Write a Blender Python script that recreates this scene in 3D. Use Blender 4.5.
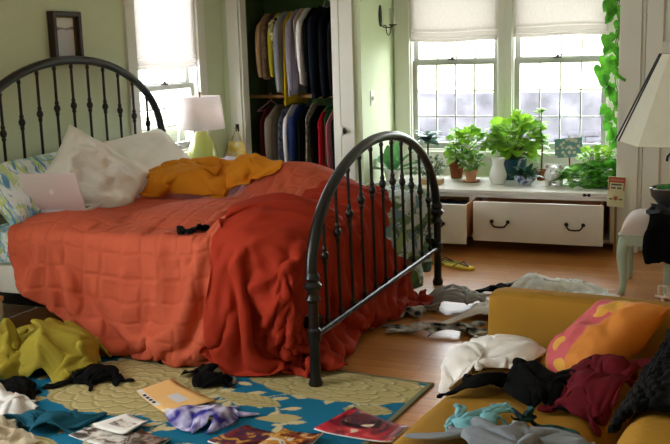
import bpy, bmesh, math, random
import numpy as np
from mathutils import Vector, Matrix, noise

for _o in list(bpy.data.objects):
    bpy.data.objects.remove(_o)
SC = bpy.context.scene
COL = SC.collection
PI = math.pi

# ------------------------------------------------------------------ camera
F_PX, PITCH, ROLL, YAW = 952.5, math.radians(10.417), math.radians(-1.678), math.radians(-22.669)
cam_d = bpy.data.cameras.new('camera')
cam = bpy.data.objects.new('camera', cam_d); COL.objects.link(cam)
cam_d.sensor_fit = 'HORIZONTAL'; cam_d.sensor_width = 36.0
cam_d.lens = F_PX / 670.0 * 36.0
_fw = Vector((math.sin(YAW)*math.cos(PITCH), math.cos(YAW)*math.cos(PITCH), -math.sin(PITCH)))
_r = Vector((math.cos(YAW), -math.sin(YAW), 0)); _u = _r.cross(_fw)
_r2 = _r*math.cos(ROLL) + _u*math.sin(ROLL); _u2 = -_r*math.sin(ROLL) + _u*math.cos(ROLL)
cam.matrix_world = Matrix(((_r2.x, _u2.x, -_fw.x, 0), (_r2.y, _u2.y, -_fw.y, 0), (_r2.z, _u2.z, -_fw.z, 1.5), (0, 0, 0, 1)))
SC.camera = cam

# ------------------------------------------------------------------ daylight and exposure
world = bpy.data.worlds.new('overcast_sky'); SC.world = world
world.use_nodes = True
_bg = world.node_tree.nodes['Background']
_bg.inputs[0].default_value = (0.93, 0.97, 1.0, 1)
_bg.inputs[1].default_value = 10.0
SC.view_settings.view_transform = 'Standard'
SC.view_settings.look = 'None'
SC.view_settings.exposure = 0.95
SC.view_settings.gamma = 1.0
SC.view_settings.use_curve_mapping = False
try:
    SC.cycles.use_denoising = True
    SC.cycles.max_bounces = 10; SC.cycles.diffuse_bounces = 6; SC.cycles.transparent_max_bounces = 12
    SC.cycles.sample_clamp_indirect = 6.0
    SC.cycles.caustics_reflective = False; SC.cycles.caustics_refractive = False
except Exception:
    pass

def portal(name, loc, direction, sx, sy):
    d = bpy.data.lights.new(name, 'AREA'); d.shape = 'RECTANGLE'; d.size = sx; d.size_y = sy
    d.cycles.is_portal = True
    o = bpy.data.objects.new(name, d); COL.objects.link(o)
    o.location = loc
    o.rotation_euler = Vector(direction).to_track_quat('-Z', 'Y').to_euler()
    return o
portal('daylight_alcove_window', (-1.70, 7.90, 1.40), (0, -1, 0), 1.8, 1.75)
portal('daylight_side_window', (-4.02, 6.10, 1.50), (1, 0, 0), 1.5, 0.86)
portal('daylight_near_side_window', (-4.02, 1.60, 1.45), (1, 0, 0), 1.7, 1.5)

# ------------------------------------------------------------------ helpers
def lin(c):
    c /= 255.0
    return c/12.92 if c <= 0.04045 else ((c+0.055)/1.055)**2.4
def rgb(r, g, b): return (lin(r), lin(g), lin(b), 1.0)

MATS = {}
def mat(name, col, rough=0.6, metal=0.0, var=0.0, vscale=8.0, bump=0.0, bscale=40.0, trans=0.0, sheen=0.0, spec=None, col2=None, detail=4.0, stretch=None, coat=0.0):
    if name in MATS: return MATS[name]
    m = bpy.data.materials.new(name); m.use_nodes = True
    nt = m.node_tree; N = nt.nodes; L = nt.links
    p = N['Principled BSDF']; out = N['Material Output']
    p.inputs['Base Color'].default_value = col
    p.inputs['Roughness'].default_value = rough
    p.inputs['Metallic'].default_value = metal
    if rough >= 0.74 and spec is None: spec = 0.12
    if spec is not None: p.inputs['Specular IOR Level'].default_value = spec
    if sheen: p.inputs['Sheen Weight'].default_value = sheen; p.inputs['Sheen Roughness'].default_value = 0.5
    if coat: p.inputs['Coat Weight'].default_value = coat
    tc = N.new('ShaderNodeTexCoord'); mp = N.new('ShaderNodeMapping')
    L.new(tc.outputs['Object'], mp.inputs[0])
    if stretch: mp.inputs['Scale'].default_value = stretch
    if var or col2:
        n = N.new('ShaderNodeTexNoise'); n.inputs['Scale'].default_value = vscale; n.inputs['Detail'].default_value = detail
        L.new(mp.outputs[0], n.inputs['Vector'])
        mx = N.new('ShaderNodeMix'); mx.data_type = 'RGBA'
        rp = N.new('ShaderNodeValToRGB'); rp.color_ramp.elements[0].position = 0.35; rp.color_ramp.elements[1].position = 0.65
        L.new(n.outputs['Fac'], rp.inputs[0]); L.new(rp.outputs[0], mx.inputs[0])
        c2 = col2 if col2 else tuple(min(1, c*(1+var)) for c in col[:3]) + (1,)
        c1 = col if col2 else tuple(c*(1-var) for c in col[:3]) + (1,)
        mx.inputs[6].default_value = c1; mx.inputs[7].default_value = c2
        L.new(mx.outputs[2], p.inputs['Base Color'])
    if bump:
        n2 = N.new('ShaderNodeTexNoise'); n2.inputs['Scale'].default_value = bscale; n2.inputs['Detail'].default_value = 6
        L.new(mp.outputs[0], n2.inputs['Vector'])
        b = N.new('ShaderNodeBump'); b.inputs['Strength'].default_value = bump; b.inputs['Distance'].default_value = 0.01
        L.new(n2.outputs['Fac'], b.inputs['Height']); L.new(b.outputs[0], p.inputs['Normal'])
    if trans:
        t = N.new('ShaderNodeBsdfTranslucent'); t.inputs['Color'].default_value = col
        if var or col2: L.new(mx.outputs[2], t.inputs['Color'])
        ms = N.new('ShaderNodeMixShader'); ms.inputs[0].default_value = trans
        L.new(p.outputs[0], ms.inputs[1]); L.new(t.outputs[0], ms.inputs[2]); L.new(ms.outputs[0], out.inputs[0])
    MATS[name] = m
    return m

def attr_mat(name, rough=0.8, bump=0.0, bscale=200.0, sheen=0.0):
    """base colour from the mesh's own printed pattern (colour attribute)"""
    m = mat(name, (1, 1, 1, 1), rough, bump=bump, bscale=bscale, sheen=sheen)
    nt = m.node_tree
    a = nt.nodes.new('ShaderNodeAttribute'); a.attribute_name = 'pattern'
    nt.links.new(a.outputs['Color'], nt.nodes['Principled BSDF'].inputs['Base Color'])
    return m

class MB:
    """collects shapes in one bmesh; build() links them as ONE mesh object"""
    def __init__(s): s.bm = bmesh.new()
    def box(s, x0, x1, y0, y1, z0, z1, M=None, bevel=0.0):
        r = bmesh.ops.create_cube(s.bm, size=1.0)
        vs = r['verts']
        for v in vs:
            v.co = Vector((x0+(v.co.x+.5)*(x1-x0), y0+(v.co.y+.5)*(y1-y0), z0+(v.co.z+.5)*(z1-z0)))
        if bevel:
            es = list({e for v in vs for e in v.link_edges})
            rb = bmesh.ops.bevel(s.bm, geom=es, offset=bevel, segments=2, affect='EDGES', profile=0.6)
            vs = list({v for f in rb['faces'] for v in f.verts} | {v for v in vs if v.is_valid})
        if M is not None:
            for v in vs: v.co = M @ v.co
        return s
    def tube(s, pts, r, n=10, closed=False, caps=True, flat=None):
        pts = [Vector(p) for p in pts]; k = len(pts)
        rs = r if isinstance(r, (list, tuple)) else [r]*k
        rings = []; prev = None
        for i, p in enumerate(pts):
            if closed: t = pts[(i+1) % k]-pts[i-1]
            else: t = pts[min(i+1, k-1)]-pts[max(i-1, 0)]
            if t.length < 1e-9: t = Vector((0, 0, 1))
            t.normalize()
            if prev is None:
                a = Vector((0, 0, 1)) if abs(t.z) < .9 else Vector((1, 0, 0))
                nrm = t.cross(a).normalized()
            else:
                nrm = (prev - t*prev.dot(t)).normalized()
            prev = nrm; bn = t.cross(nrm)
            ring = []
            for j in range(n):
                a = 2*PI*j/n
                fa, fb = (1, 1) if flat is None else flat
                ring.append(s.bm.verts.new(p + nrm*math.cos(a)*rs[i]*fa + bn*math.sin(a)*rs[i]*fb))
            rings.append(ring)
        for i in range(k if closed else k-1):
            A, B = rings[i], rings[(i+1) % k]
            for j in range(n):
                s.bm.faces.new((A[j], A[(j+1) % n], B[(j+1) % n], B[j]))
        if caps and not closed:
            s.bm.faces.new(rings[0][::-1]); s.bm.faces.new(rings[-1])
        return s
    def lathe(s, prof, c=(0, 0, 0), n=24, M=None, sx=1, sy=1):
        rings = []
        for (r, z) in prof:
            if r < 1e-6:
                v = s.bm.verts.new((c[0], c[1], c[2]+z)); rings.append([v]); continue
            rings.append([s.bm.verts.new((c[0]+r*sx*math.cos(2*PI*j/n), c[1]+r*sy*math.sin(2*PI*j/n), c[2]+z)) for j in range(n)])
        for A, B in zip(rings[:-1], rings[1:]):
            if len(A) == 1 and len(B) == 1: continue
            for j in range(n):
                if len(A) == 1: s.bm.faces.new((A[0], B[(j+1) % n], B[j]))
                elif len(B) == 1: s.bm.faces.new((A[j], A[(j+1) % n], B[0]))
                else: s.bm.faces.new((A[j], A[(j+1) % n], B[(j+1) % n], B[j]))
        if M is not None:
            for R in rings:
                for v in R: v.co = M @ v.co
        return s
    def ball(s, c, r, n=12, scale=(1, 1, 1), M=None):
        q = bmesh.ops.create_uvsphere(s.bm, u_segments=n, v_segments=max(6, n//2+2), radius=r)
        for v in q['verts']:
            v.co = Vector((v.co.x*scale[0], v.co.y*scale[1], v.co.z*scale[2]))
            if M is not None: v.co = M @ v.co
            v.co += Vector(c)
        return s
    def grid(s, fn, nu, nv, closed_u=False):
        V = [[s.bm.verts.new(fn(i/(nu-1 if not closed_u else nu), j/(nv-1))) for i in range(nu)] for j in range(nv)]
        for j in range(nv-1):
            for i in range(nu if closed_u else nu-1):
                s.bm.faces.new((V[j][i], V[j][(i+1) % nu], V[j+1][(i+1) % nu], V[j+1][i]))
        return s
    def poly(s, pts, th):
        """a flat outline given a thickness vector"""
        a = [s.bm.verts.new(p) for p in pts]; b = [s.bm.verts.new(Vector(p)+Vector(th)) for p in pts]
        s.bm.faces.new(a[::-1]); s.bm.faces.new(b)
        for i in range(len(a)):
            j = (i+1) % len(a); s.bm.faces.new((a[i], a[j], b[j], b[i]))
        return s
    def build(s, name, m, parent=None, smooth=True, sub=0, bevel=0.0, solid=0.0, origin=None, angle=40):
        bmesh.ops.recalc_face_normals(s.bm, faces=s.bm.faces)
        me = bpy.data.meshes.new(name); s.bm.to_mesh(me); s.bm.free()
        return finish(name, me, m, parent, smooth, sub, bevel, solid, origin, angle)

def finish(name, me, m, parent=None, smooth=True, sub=0, bevel=0.0, solid=0.0, origin=None, angle=40):
    o = bpy.data.objects.new(name, me); COL.objects.link(o)
    if isinstance(m, (list, tuple)):
        for q in m: me.materials.append(q)
    else: me.materials.append(m)
    if smooth:
        me.polygons.foreach_set('use_smooth', [True]*len(me.polygons))
        try: me.set_sharp_from_angle(angle=math.radians(angle))
        except Exception: pass
    if origin is not None:
        me.transform(Matrix.Translation(-Vector(origin))); o.location = origin
    if solid:
        k = o.modifiers.new('solidify', 'SOLIDIFY'); k.thickness = solid; k.offset = 0
    if bevel:
        k = o.modifiers.new('bevel', 'BEVEL'); k.width = bevel; k.segments = 2; k.limit_method = 'ANGLE'
    if sub:
        k = o.modifiers.new('subdivision', 'SUBSURF'); k.levels = sub; k.render_levels = sub
    if parent is not None:
        o.parent = parent
        o.location = o.location - parent.matrix_basis.translation if parent.type == 'EMPTY' else o.location
    return o

def thing(name, label, cat, loc, group=None):
    """Empty at the thing's base; parts are built in world space and re-based by finish()"""
    o = bpy.data.objects.new(name, None); COL.objects.link(o)
    o.location = loc; o.empty_display_size = 0.1
    return tag(o, label, cat, group)
def tag(o, label, cat, group=None, kind=None):
    o['label'] = label; o['category'] = cat
    if group: o['group'] = group
    if kind: o['kind'] = kind
    return o
def struct(o, label=None):
    o['kind'] = 'structure'
    if label: o['label'] = label
    return o
def rot(c, ax, deg):
    c = Vector(c)
    return Matrix.Translation(c) @ Matrix.Rotation(math.radians(deg), 4, ax) @ Matrix.Translation(-c)
def turn(o, deg): o.rotation_euler.z = math.radians(deg); return o
def dup(root, loc, rz=None, label=None, group=None):
    r = root.copy(); COL.objects.link(r); r.location = loc
    if rz is not None: r.rotation_euler.z = math.radians(rz)
    if label: r['label'] = label
    if group: r['group'] = group
    for ch in list(root.children):
        c = ch.copy(); COL.objects.link(c); c.parent = r
        for g in ch.children:
            d = g.copy(); COL.objects.link(d); d.parent = c
    return r

# ------------------------------------------------------------------ materials
WALL = mat('sage_green_paint', rgb(206, 215, 184), 0.7, var=0.03, vscale=2.0, bump=0.03, bscale=150)
TRIM = mat('white_trim_paint', rgb(226, 224, 216), 0.4, var=0.015, vscale=3)
CEIL = mat('ceiling_white', rgb(235, 234, 228), 0.8, var=0.01)
CLOSET = mat('closet_green_shaded', rgb(84, 104, 66), 0.8, var=0.05)  # green paint deepened to imitate the dim closet interior
SEATW = mat('white_cabinet_paint', rgb(228, 224, 218), 0.4, var=0.02, vscale=5)
WOODRAW = mat('raw_drawer_wood', rgb(176, 120, 72), 0.55, var=0.2, vscale=6, stretch=(1, 8, 1))
BLACKM = mat('black_iron', rgb(13, 13, 13), 0.30, metal=0.1, var=0.25, vscale=30, bump=0.08, bscale=60)
BRONZE = mat('dark_bronze', rgb(38, 30, 26), 0.4, metal=0.6, var=0.2)
BRASS = mat('worn_brass', rgb(120, 92, 45), 0.4, metal=0.8, var=0.2)

def glass_mat():
    m = bpy.data.materials.new('window_glass'); m.use_nodes = True
    nt = m.node_tree; nt.nodes.clear()
    o = nt.nodes.new('ShaderNodeOutputMaterial'); t = nt.nodes.new('ShaderNodeBsdfTransparent')
    g = nt.nodes.new('ShaderNodeBsdfGlossy'); g.inputs['Roughness'].default_value = 0.02
    
    x = nt.nodes.new('ShaderNodeMixShader')
    t.inputs[0].default_value = (0.97, 0.98, 0.97, 1)
    x.inputs[0].default_value = 0.05; nt.links.new(t.outputs[0], x.inputs[1]); nt.links.new(g.outputs[0], x.inputs[2])
    nt.links.new(x.outputs[0], o.inputs[0])
    return m
GLASS = glass_mat()

def floor_mat():
    m = bpy.data.materials.new('oak_floorboards'); m.use_nodes = True
    nt = m.node_tree; N = nt.nodes; L = nt.links; p = N['Principled BSDF']
    tc = N.new('ShaderNodeTexCoord')
    mp = N.new('ShaderNodeMapping'); L.new(tc.outputs['Object'], mp.inputs[0])
    br = N.new('ShaderNodeTexBrick'); L.new(mp.outputs[0], br.inputs['Vector'])
    br.inputs['Scale'].default_value = 1.0; br.inputs['Mortar Size'].default_value = 0.0012
    br.inputs['Brick Width'].default_value = 1.3; br.inputs['Row Height'].default_value = 0.083
    br.offset = 0.37
    br.inputs['Color1'].default_value = rgb(204, 140, 76); br.inputs['Color2'].default_value = rgb(188, 122, 60)
    br.inputs['Mortar'].default_value = rgb(96, 58, 28)
    mp2 = N.new('ShaderNodeMapping'); mp2.inputs['Scale'].default_value = (2.5, 40, 1); L.new(tc.outputs['Object'], mp2.inputs[0])
    n = N.new('ShaderNodeTexNoise'); n.inputs['Scale'].default_value = 1.5; n.inputs['Detail'].default_value = 8; L.new(mp2.outputs[0], n.inputs['Vector'])
    mx = N.new('ShaderNodeMix'); mx.data_type = 'RGBA'; mx.blend_type = 'MULTIPLY'; mx.inputs[0].default_value = 0.55
    rp = N.new('ShaderNodeValToRGB'); rp.color_ramp.elements[0].position = .3; rp.color_ramp.elements[0].color = (.62, .50, .38, 1); rp.color_ramp.elements[1].position = .62
    L.new(n.outputs['Fac'], rp.inputs[0]); L.new(br.outputs['Color'], mx.inputs[6]); L.new(rp.outputs[0], mx.inputs[7])
    L.new(mx.outputs[2], p.inputs['Base Color'])
    p.inputs['Roughness'].default_value = 0.33
    b = N.new('ShaderNodeBump'); b.inputs['Strength'].default_value = 0.12; b.inputs['Distance'].default_value = 0.004
    L.new(br.outputs['Fac'], b.inputs['Height']); b.invert = True; L.new(b.outputs[0], p.inputs['Normal'])
    return m

# ------------------------------------------------------------------ room shell
XL, XR, YB, YF, YW, H = -3.85, 1.6, -1.05, 6.95, 7.72, 2.55
T = 0.14
def slab(name, m, *b):
    return struct(MB().box(*b).build(name, m, smooth=False))
slab('floor', floor_mat(), XL-T, XR+T, YB-T, YW+T, -0.1, 0)
slab('ceiling', CEIL, XL-T, XR+T, YB-T, YW+T, H, H+0.1)
def wall_with_holes(name, m, axis, at0, at1, a0, a1, holes, z0=0.0, z1=H):
    """wall slab running along an axis with rectangular openings (a0,a1,z0,z1)"""
    mb = MB()
    cuts = sorted(holes)
    cur = a0
    def put(u0, u1, w0, w1):
        if u1-u0 < 1e-4 or w1-w0 < 1e-4: return
        if axis == 'x': mb.box(u0, u1, at0, at1, w0, w1)
        else: mb.box(at0, at1, u0, u1, w0, w1)
    for (h0, h1, b0, b1) in cuts:
        put(cur, h0, z0, z1); put(h0, h1, z0, b0); put(h0, h1, b1, z1); cur = h1
    put(cur, a1, z0, z1)
    return struct(mb.build(name, m, smooth=False))
WZ0, WZ1 = 0.62, 2.22
wall_with_holes('wall_left', WALL, 'y', XL-T, XL, YB, YW, [(0.85, 2.35, 0.6, 2.3), (5.69, 6.53, 0.75, 2.25)])
wall_with_holes('wall_back', WALL, 'x', YW, YW+T, XL-T, XR+T, [(-2.50, -1.75, WZ0, WZ1), (-1.64, -0.89, WZ0, WZ1)])
wall_with_holes('wall_closet_front', WALL, 'x', YF, YF+0.10, XL, -2.645, [(-3.69, -2.87, 0.0, 2.12)])
slab('wall_closet_side', WALL, -2.745, -2.645, YF+0.10, YW, 0, H)
wall_with_holes('wall_right_closet_front', TRIM, 'x', YF, YF+0.10, -0.72, XR, [(-0.56, 0.24, 0, 2.08)])
slab('wall_right_closet_side', WALL, -0.72, -0.62, YF+0.10, YW, 0, H)
slab('wall_right', WALL, XR, XR+T, YB, YW, 0, H)
slab('wall_front', WALL, XL-T, XR+T, YB-T, YB, 0, H)
# the closet's green lining, its colour darkened for the shade inside
slab('wall_closet_lining', CLOSET, XL, -2.745, YW-0.02, YW, 0, H)
slab('wall_closet_lining_left', CLOSET, XL, XL+0.02, YF+0.10, YW-0.02, 0, H)
slab('wall_closet_lining_right', CLOSET, -2.765, -2.745, YF+0.10, YW-0.02, 0, H)

# trims around closet opening and alcove
def trim(name, *b, bevel=0.004):
    return struct(MB().box(*b).build(name, TRIM, bevel=bevel))
trim('trim_1', -3.795, -3.69, YF-0.022, YF, 0, 2.22)
trim('trim_2', -2.815, -2.705, YF-0.022, YF, 0, 2.22)
trim('trim_3', -3.69, -2.815, YF-0.022, YF, 2.12, 2.22)
trim('trim_4', -3.69, -3.675, YF, YF+0.10, 0, 2.12)
trim('trim_5', -2.885, -2.825, YF-0.012, YF+0.10, 0, 2.12)
trim('trim_6', -0.73, -0.585, YF-0.02, YF, 0, 2.2)
def baseboard(name, *b): return struct(MB().box(*b).build(name, TRIM, bevel=0.006))
baseboard('baseboard_left', XL, XL+0.018, YB, YF-0.022, 0, 0.15)
baseboard('baseboard_back', -0.73, -0.565, YF-0.036, YF-0.02, 0, 0.14)

# right closet door: panelled
d1 = struct(MB().box(-0.555, 0.235, YF+0.012, YF+0.05, 0.012, 2.075).build('door_1', TRIM, bevel=0.003))
mb = MB()
for z0, z1 in ((0.0, 0.16), (0.86, 1.02), (1.32, 1.46), (1.94, 2.063)):
    mb.box(-0.555, 0.235, YF-0.012, YF+0.014, 0.012+z0, 0.012+z1)
for x0, x1 in ((-0.555, -0.445), (-0.215, -0.105), (0.125, 0.235)):
    mb.box(x0, x1, YF-0.0125, YF+0.013, 0.012, 2.075)
mb.build('door_frame_rails', TRIM, d1, bevel=0.003)

# windows -----------------------------------------------------------------
def sash(mb, axis, at, a0, a1, z0, z1, fw=0.04, th=0.035, cols=4, rows=3, mw=0.010):
    def put(u0, u1, w0, w1, t=th):
        if axis == 'x': mb.box(u0, u1, at-t/2, at+t/2, w0, w1)
        else: mb.box(at-t/2, at+t/2, u0, u1, w0, w1)
    put(a0, a0+fw, z0, z1); put(a1-fw, a1, z0, z1); put(a0+fw, a1-fw, z0, z0+fw*1.3); put(a0+fw, a1-fw, z1-fw, z1)
    w = a1-a0-2*fw; h = z1-z0-2.3*fw
    for i in range(1, cols): put(a0+fw+w*i/cols-mw/2, a0+fw+w*i/cols+mw/2, z0+fw*1.3, z1-fw, 0.016)
    for j in range(1, rows): put(a0+fw, a1-fw, z0+fw*1.3+h*j/rows-mw/2, z0+fw*1.3+h*j/rows+mw/2, 0.0155)
SASHM = mat('sash_white_shaded', rgb(178, 180, 174), 0.4, var=0.015)  # white paint greyed in its colour to imitate backlit shade
def window(name, axis, face, sgn, a0, a1, z0, z1, meet, cas=0.12, cas_l=None, cas_r=None, cols=4, rows=3):
    """double-hung window: face = room-side wall plane, sgn = direction to outdoors"""
    cl = cas if cas_l is None else cas_l; cr = cas if cas_r is None else cas_r
    mb = MB()
    def put(u0, u1, d0, d1, w0, w1):
        e0, e1 = sorted((face+sgn*d0, face+sgn*d1))
        if axis == 'x': mb.box(u0, u1, e0, e1, w0, w1)
        else: mb.box(e0, e1, u0, u1, w0, w1)
    put(a0-cl, a0, -0.022, 0.0, z0-0.04, z1+cas); put(a1, a1+cr, -0.022, 0.0, z0-0.04, z1+cas); put(a0, a1, -0.022, 0.0, z1, z1+cas)
    put(a0-cl, a1+cr, -0.05, 0.0, z0-0.04, z0-0.005)           # stool
    put(a0, a0+0.012, 0.0, 0.13, z0, z1); put(a1-0.012, a1, 0.0, 0.13, z0, z1); put(a0, a1, 0.0, 0.13, z1-0.012, z1); put(a0, a1, 0.0, 0.13, z0-0.002, z0+0.012)
    w = struct(mb.build(name, TRIM, bevel=0.003))
    m1 = MB(); sash(m1, axis, face+sgn*0.055, a0+0.012, a1-0.012, z0+0.012, meet+0.02, cols=cols, rows=rows); m1.build('lower_sash', SASHM, w)
    m2 = MB(); sash(m2, axis, face+sgn*0.095, a0+0.012, a1-0.012, meet-0.02, z1-0.012, cols=cols, rows=rows); m2.build('upper_sash', SASHM, w)
    g = MB()
    for off, q0, q1 in ((0.055, z0+0.05, meet), (0.095, meet, z1-0.04)):
        e = face+sgn*off
        if axis == 'x': g.grid(lambda u, v: Vector((a0+0.04+(a1-a0-0.08)*u, e, q0+(q1-q0)*v)), 2, 2)
        else: g.grid(lambda u, v: Vector((e, a0+0.04+(a1-a0-0.08)*u, q0+(q1-q0)*v)), 2, 2)
    g.build('window_pane', GLASS, w, smooth=False)
    lk = MB(); c = (a0+a1)/2-0.02
    e = face+sgn*0.025
    if axis == 'x': lk.box(c-0.03, c+0.03, e-0.012, e+0.012, meet+0.02, meet+0.03); lk.ball((c, e, meet+0.035), 0.012); lk.tube([(c, e, meet+0.036), (c+0.04, e-0.005, meet+0.045)], 0.005)
    else: lk.box(e-0.012, e+0.012, c-0.03, c+0.03, meet+0.02, meet+0.03); lk.ball((e, c, meet+0.035), 0.012)
    lk.build('sash_lock', BRONZE, w)
    return w
window('window_1', 'x', YW, 1, -2.50, -1.75, WZ0, WZ1, 1.345, cas=0.13, cas_r=0.055)
window('window_2', 'x', YW, 1, -1.64, -0.89, WZ0, WZ1, 1.345, cas=0.13, cas_l=0.055)
window('window_3', 'y', XL, -1, 5.69, 6.53, 0.75, 2.25, 1.24, cas=0.11)
window('window_4', 'y', XL, -1, 0.85, 2.35, 0.6, 2.3, 1.4, cas=0.11)

# roman blinds: cloth panel with soft bottom folds
LINEN = mat('blind_linen', rgb(216, 211, 208), 0.9, var=0.05, vscale=50, stretch=(4, 4, 0.6), trans=0.42)
def blind(axis, at, sgn, a0, a1, zb, zt, label):
    mb = MB(); prof = [(0.0, zt), (0.002, zb+0.16), (0.004, zb+0.10), (0.012, zb+0.085), (0.006, zb+0.075), (0.016, zb+0.05), (0.022, zb+0.035), (0.012, zb+0.03), (0.024, zb+0.012), (0.022, zb)]
    random.seed(int(a0*100)); ph = random.random()*6
    def fn(u, v):
        k = v*(len(prof)-1); i = min(int(k), len(prof)-2); f = k-i
        d = prof[i][0]*(1-f)+prof[i+1][0]*f; z = prof[i][1]*(1-f)+prof[i+1][1]*f
        z += 0.006*math.sin(u*7+ph)*max(0, 1-(z-zb)/0.2); a = a0+(a1-a0)*u
        return Vector((a, at-sgn*d, z)) if axis == 'x' else Vector((at-sgn*d, a, z))
    mb.grid(fn, 24, 37)
    o = mb.build('roman_blind', LINEN, solid=0.003)
    return tag(o, label, 'blind', 'linen roman blinds')
blind('x', YW+0.012, 1, -2.49, -1.76, 1.515, WZ1-0.01, 'white roman blind half lowered over the left window above the plants')
blind('x', YW+0.012, 1, -1.63, -0.90, 1.535, WZ1-0.01, 'white roman blind over the window with the heart-leaf vine')
blind('y', XL-0.012, -1, 5.70, 6.52, 1.375, 2.24, 'glowing white roman blind in the side window behind the green lamp')

# outdoors
GRASS = mat('pale_winter_lawn', rgb(150, 152, 126), 0.95, var=0.15, vscale=1.5)
struct(MB().box(-16, 12, YW+T+0.02, 30, -0.5, -0.3).build('ground_outdoors', GRASS, smooth=False), 'pale lawn outside the window')
STONE = mat('grey_field_stone', rgb(80, 78, 86), 0.9, var=0.35, vscale=3, bump=0.6, bscale=12)
mb = MB(); random.seed(4)
mb.box(-8, 5, 13.25, 13.7, -0.3, 0.8)
for row in range(13):
    z0 = -0.3+row*0.085; x = -8.0+random.random()*0.3
    while x < 5:
        w = random.uniform(0.2, 0.62); dy = random.uniform(-0.04, 0.04)
        mb.box(x, x+w-0.02, 13.0+dy+row*0.04, 13.6, z0, z0+0.084+random.uniform(-0.012, 0.006), bevel=0.018); x += w
tag(mb.build('stone_wall', STONE), 'dry-laid grey stone wall outside behind the alcove windows', 'wall')

struct(MB().box(-2.64, -0.725, YW-0.004, YW, 0.42, 0.585).build('trim_7', TRIM, smooth=False), 'white panel behind the window seat')

def hill(u, v):
    x = -14+26*u; y = 13.7+20*v
    return Vector((x, y, 0.55+2.6*v+0.12*noise.noise((x*.3, y*.3, 0))))
struct(MB().grid(hill, 20, 20).build('lawn_slope', GRASS), 'pale lawn rising behind the stone wall')

# ------------------------------------------------------------------ bed
bed = thing('bed_frame', 'black iron bed with tall arched spindle headboard and lower arched footboard', 'bed', (-2.7, 4.74, 0))
def iron_end(part, x, yc, hw, zring, ztop, zrail, knob0, knobk, lean, foot=True):
    """arched end of the bed: arch mesh is the part, posts, rail and spindles are its pieces"""
    def X(z): return x + lean*z
    n = 40
    arc = [Vector((X(zring+(ztop-zring)*math.sin(PI*i/n)), yc-hw*math.cos(PI*i/n), zring+(ztop-zring)*math.sin(PI*i/n))) for i in range(n+1)]
    a = MB(); a.tube(arc, 0.026, n=12)
    A = a.build(part, BLACKM, bed)
    for s in (-1, 1):
        y = yc+s*hw; p = MB()
        p.lathe([(0.0, 0), (0.03, 0), (0.034, 0.02), (0.024, 0.045), (0.024, zrail-0.03), (0.032, zrail-0.02), (0.032, zrail+0.03), (0.023, zrail+0.04), (0.023, zring-0.10), (0.036, zring-0.085), (0.024, zring-0.065),
                 (0.026, zring-0.05), (0.042, zring-0.03), (0.042, zring-0.02), (0.028, zring-0.005), (0.036, zring+0.012), (0.030, zring+0.028), (0.026, zring+0.035)], (X(zring*0.5), y, 0), n=16)
        p.build('post', BLACKM, A)
    r = MB(); r.tube([(X(zrail), yc-hw, zrail), (X(zrail), yc+hw, zrail)], 0.017, n=10); r.build('rail', BLACKM, A)
    for i in range(1, 12):
        y = yc-hw+2*hw*i/12; q = (y-yc)/hw
        zt = zring+(ztop-zring)*math.sqrt(1-q*q)-0.02
        zk = knob0-knobk*(y-yc)**2
        s = MB(); s.tube([(X(zrail), y, zrail), (X(zt), y, zt)], 0.0085, n=8)
        def kn(z, r): s.lathe([(0.008, z-r*1.2), (r*0.75, z-r*0.8), (r, z), (r*0.75, z+r*0.8), (0.008, z+r*1.2)], (X(z), y, 0), n=12)
        kn(zk, 0.0205); kn(zk+0.032, 0.0135); kn(zk-0.032, 0.0135); kn(zrail+0.03, 0.014); kn(zt-0.02, 0.013)
        s.build('spindle', BLACKM, A)
iron_end('headboard', -3.71, 4.80, 0.95, 0.939, 1.468, 0.40, 1.193, 0.28, 0.0)
iron_end('footboard', -1.665, 4.69, 0.97, 0.492, 1.03, 0.237, 0.782, 0.33, -0.02)
for s in (-1, 1):
    MB().box(-3.70, -1.68, 4.74+s*0.91-0.018, 4.74+s*0.91+0.018, 0.22, 0.30).build('side_rail', BLACKM, bed, bevel=0.004)

BX0, BX1, BY0, BY1 = -3.64, -1.765, 3.80, 5.66
SHEETW = mat('white_ticking', rgb(232, 230, 226), 0.8, var=0.02, bump=0.1, bscale=30)
bs = thing('box_spring', 'white box spring showing under the quilt at the head of the bed', 'box spring', (-2.7, 4.74, 0.27))
MB().box(BX0+.01, BX1-.01, BY0+.01, BY1-.01, 0.27, 0.43, bevel=0.02).build('body', SHEETW, bs)

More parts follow.
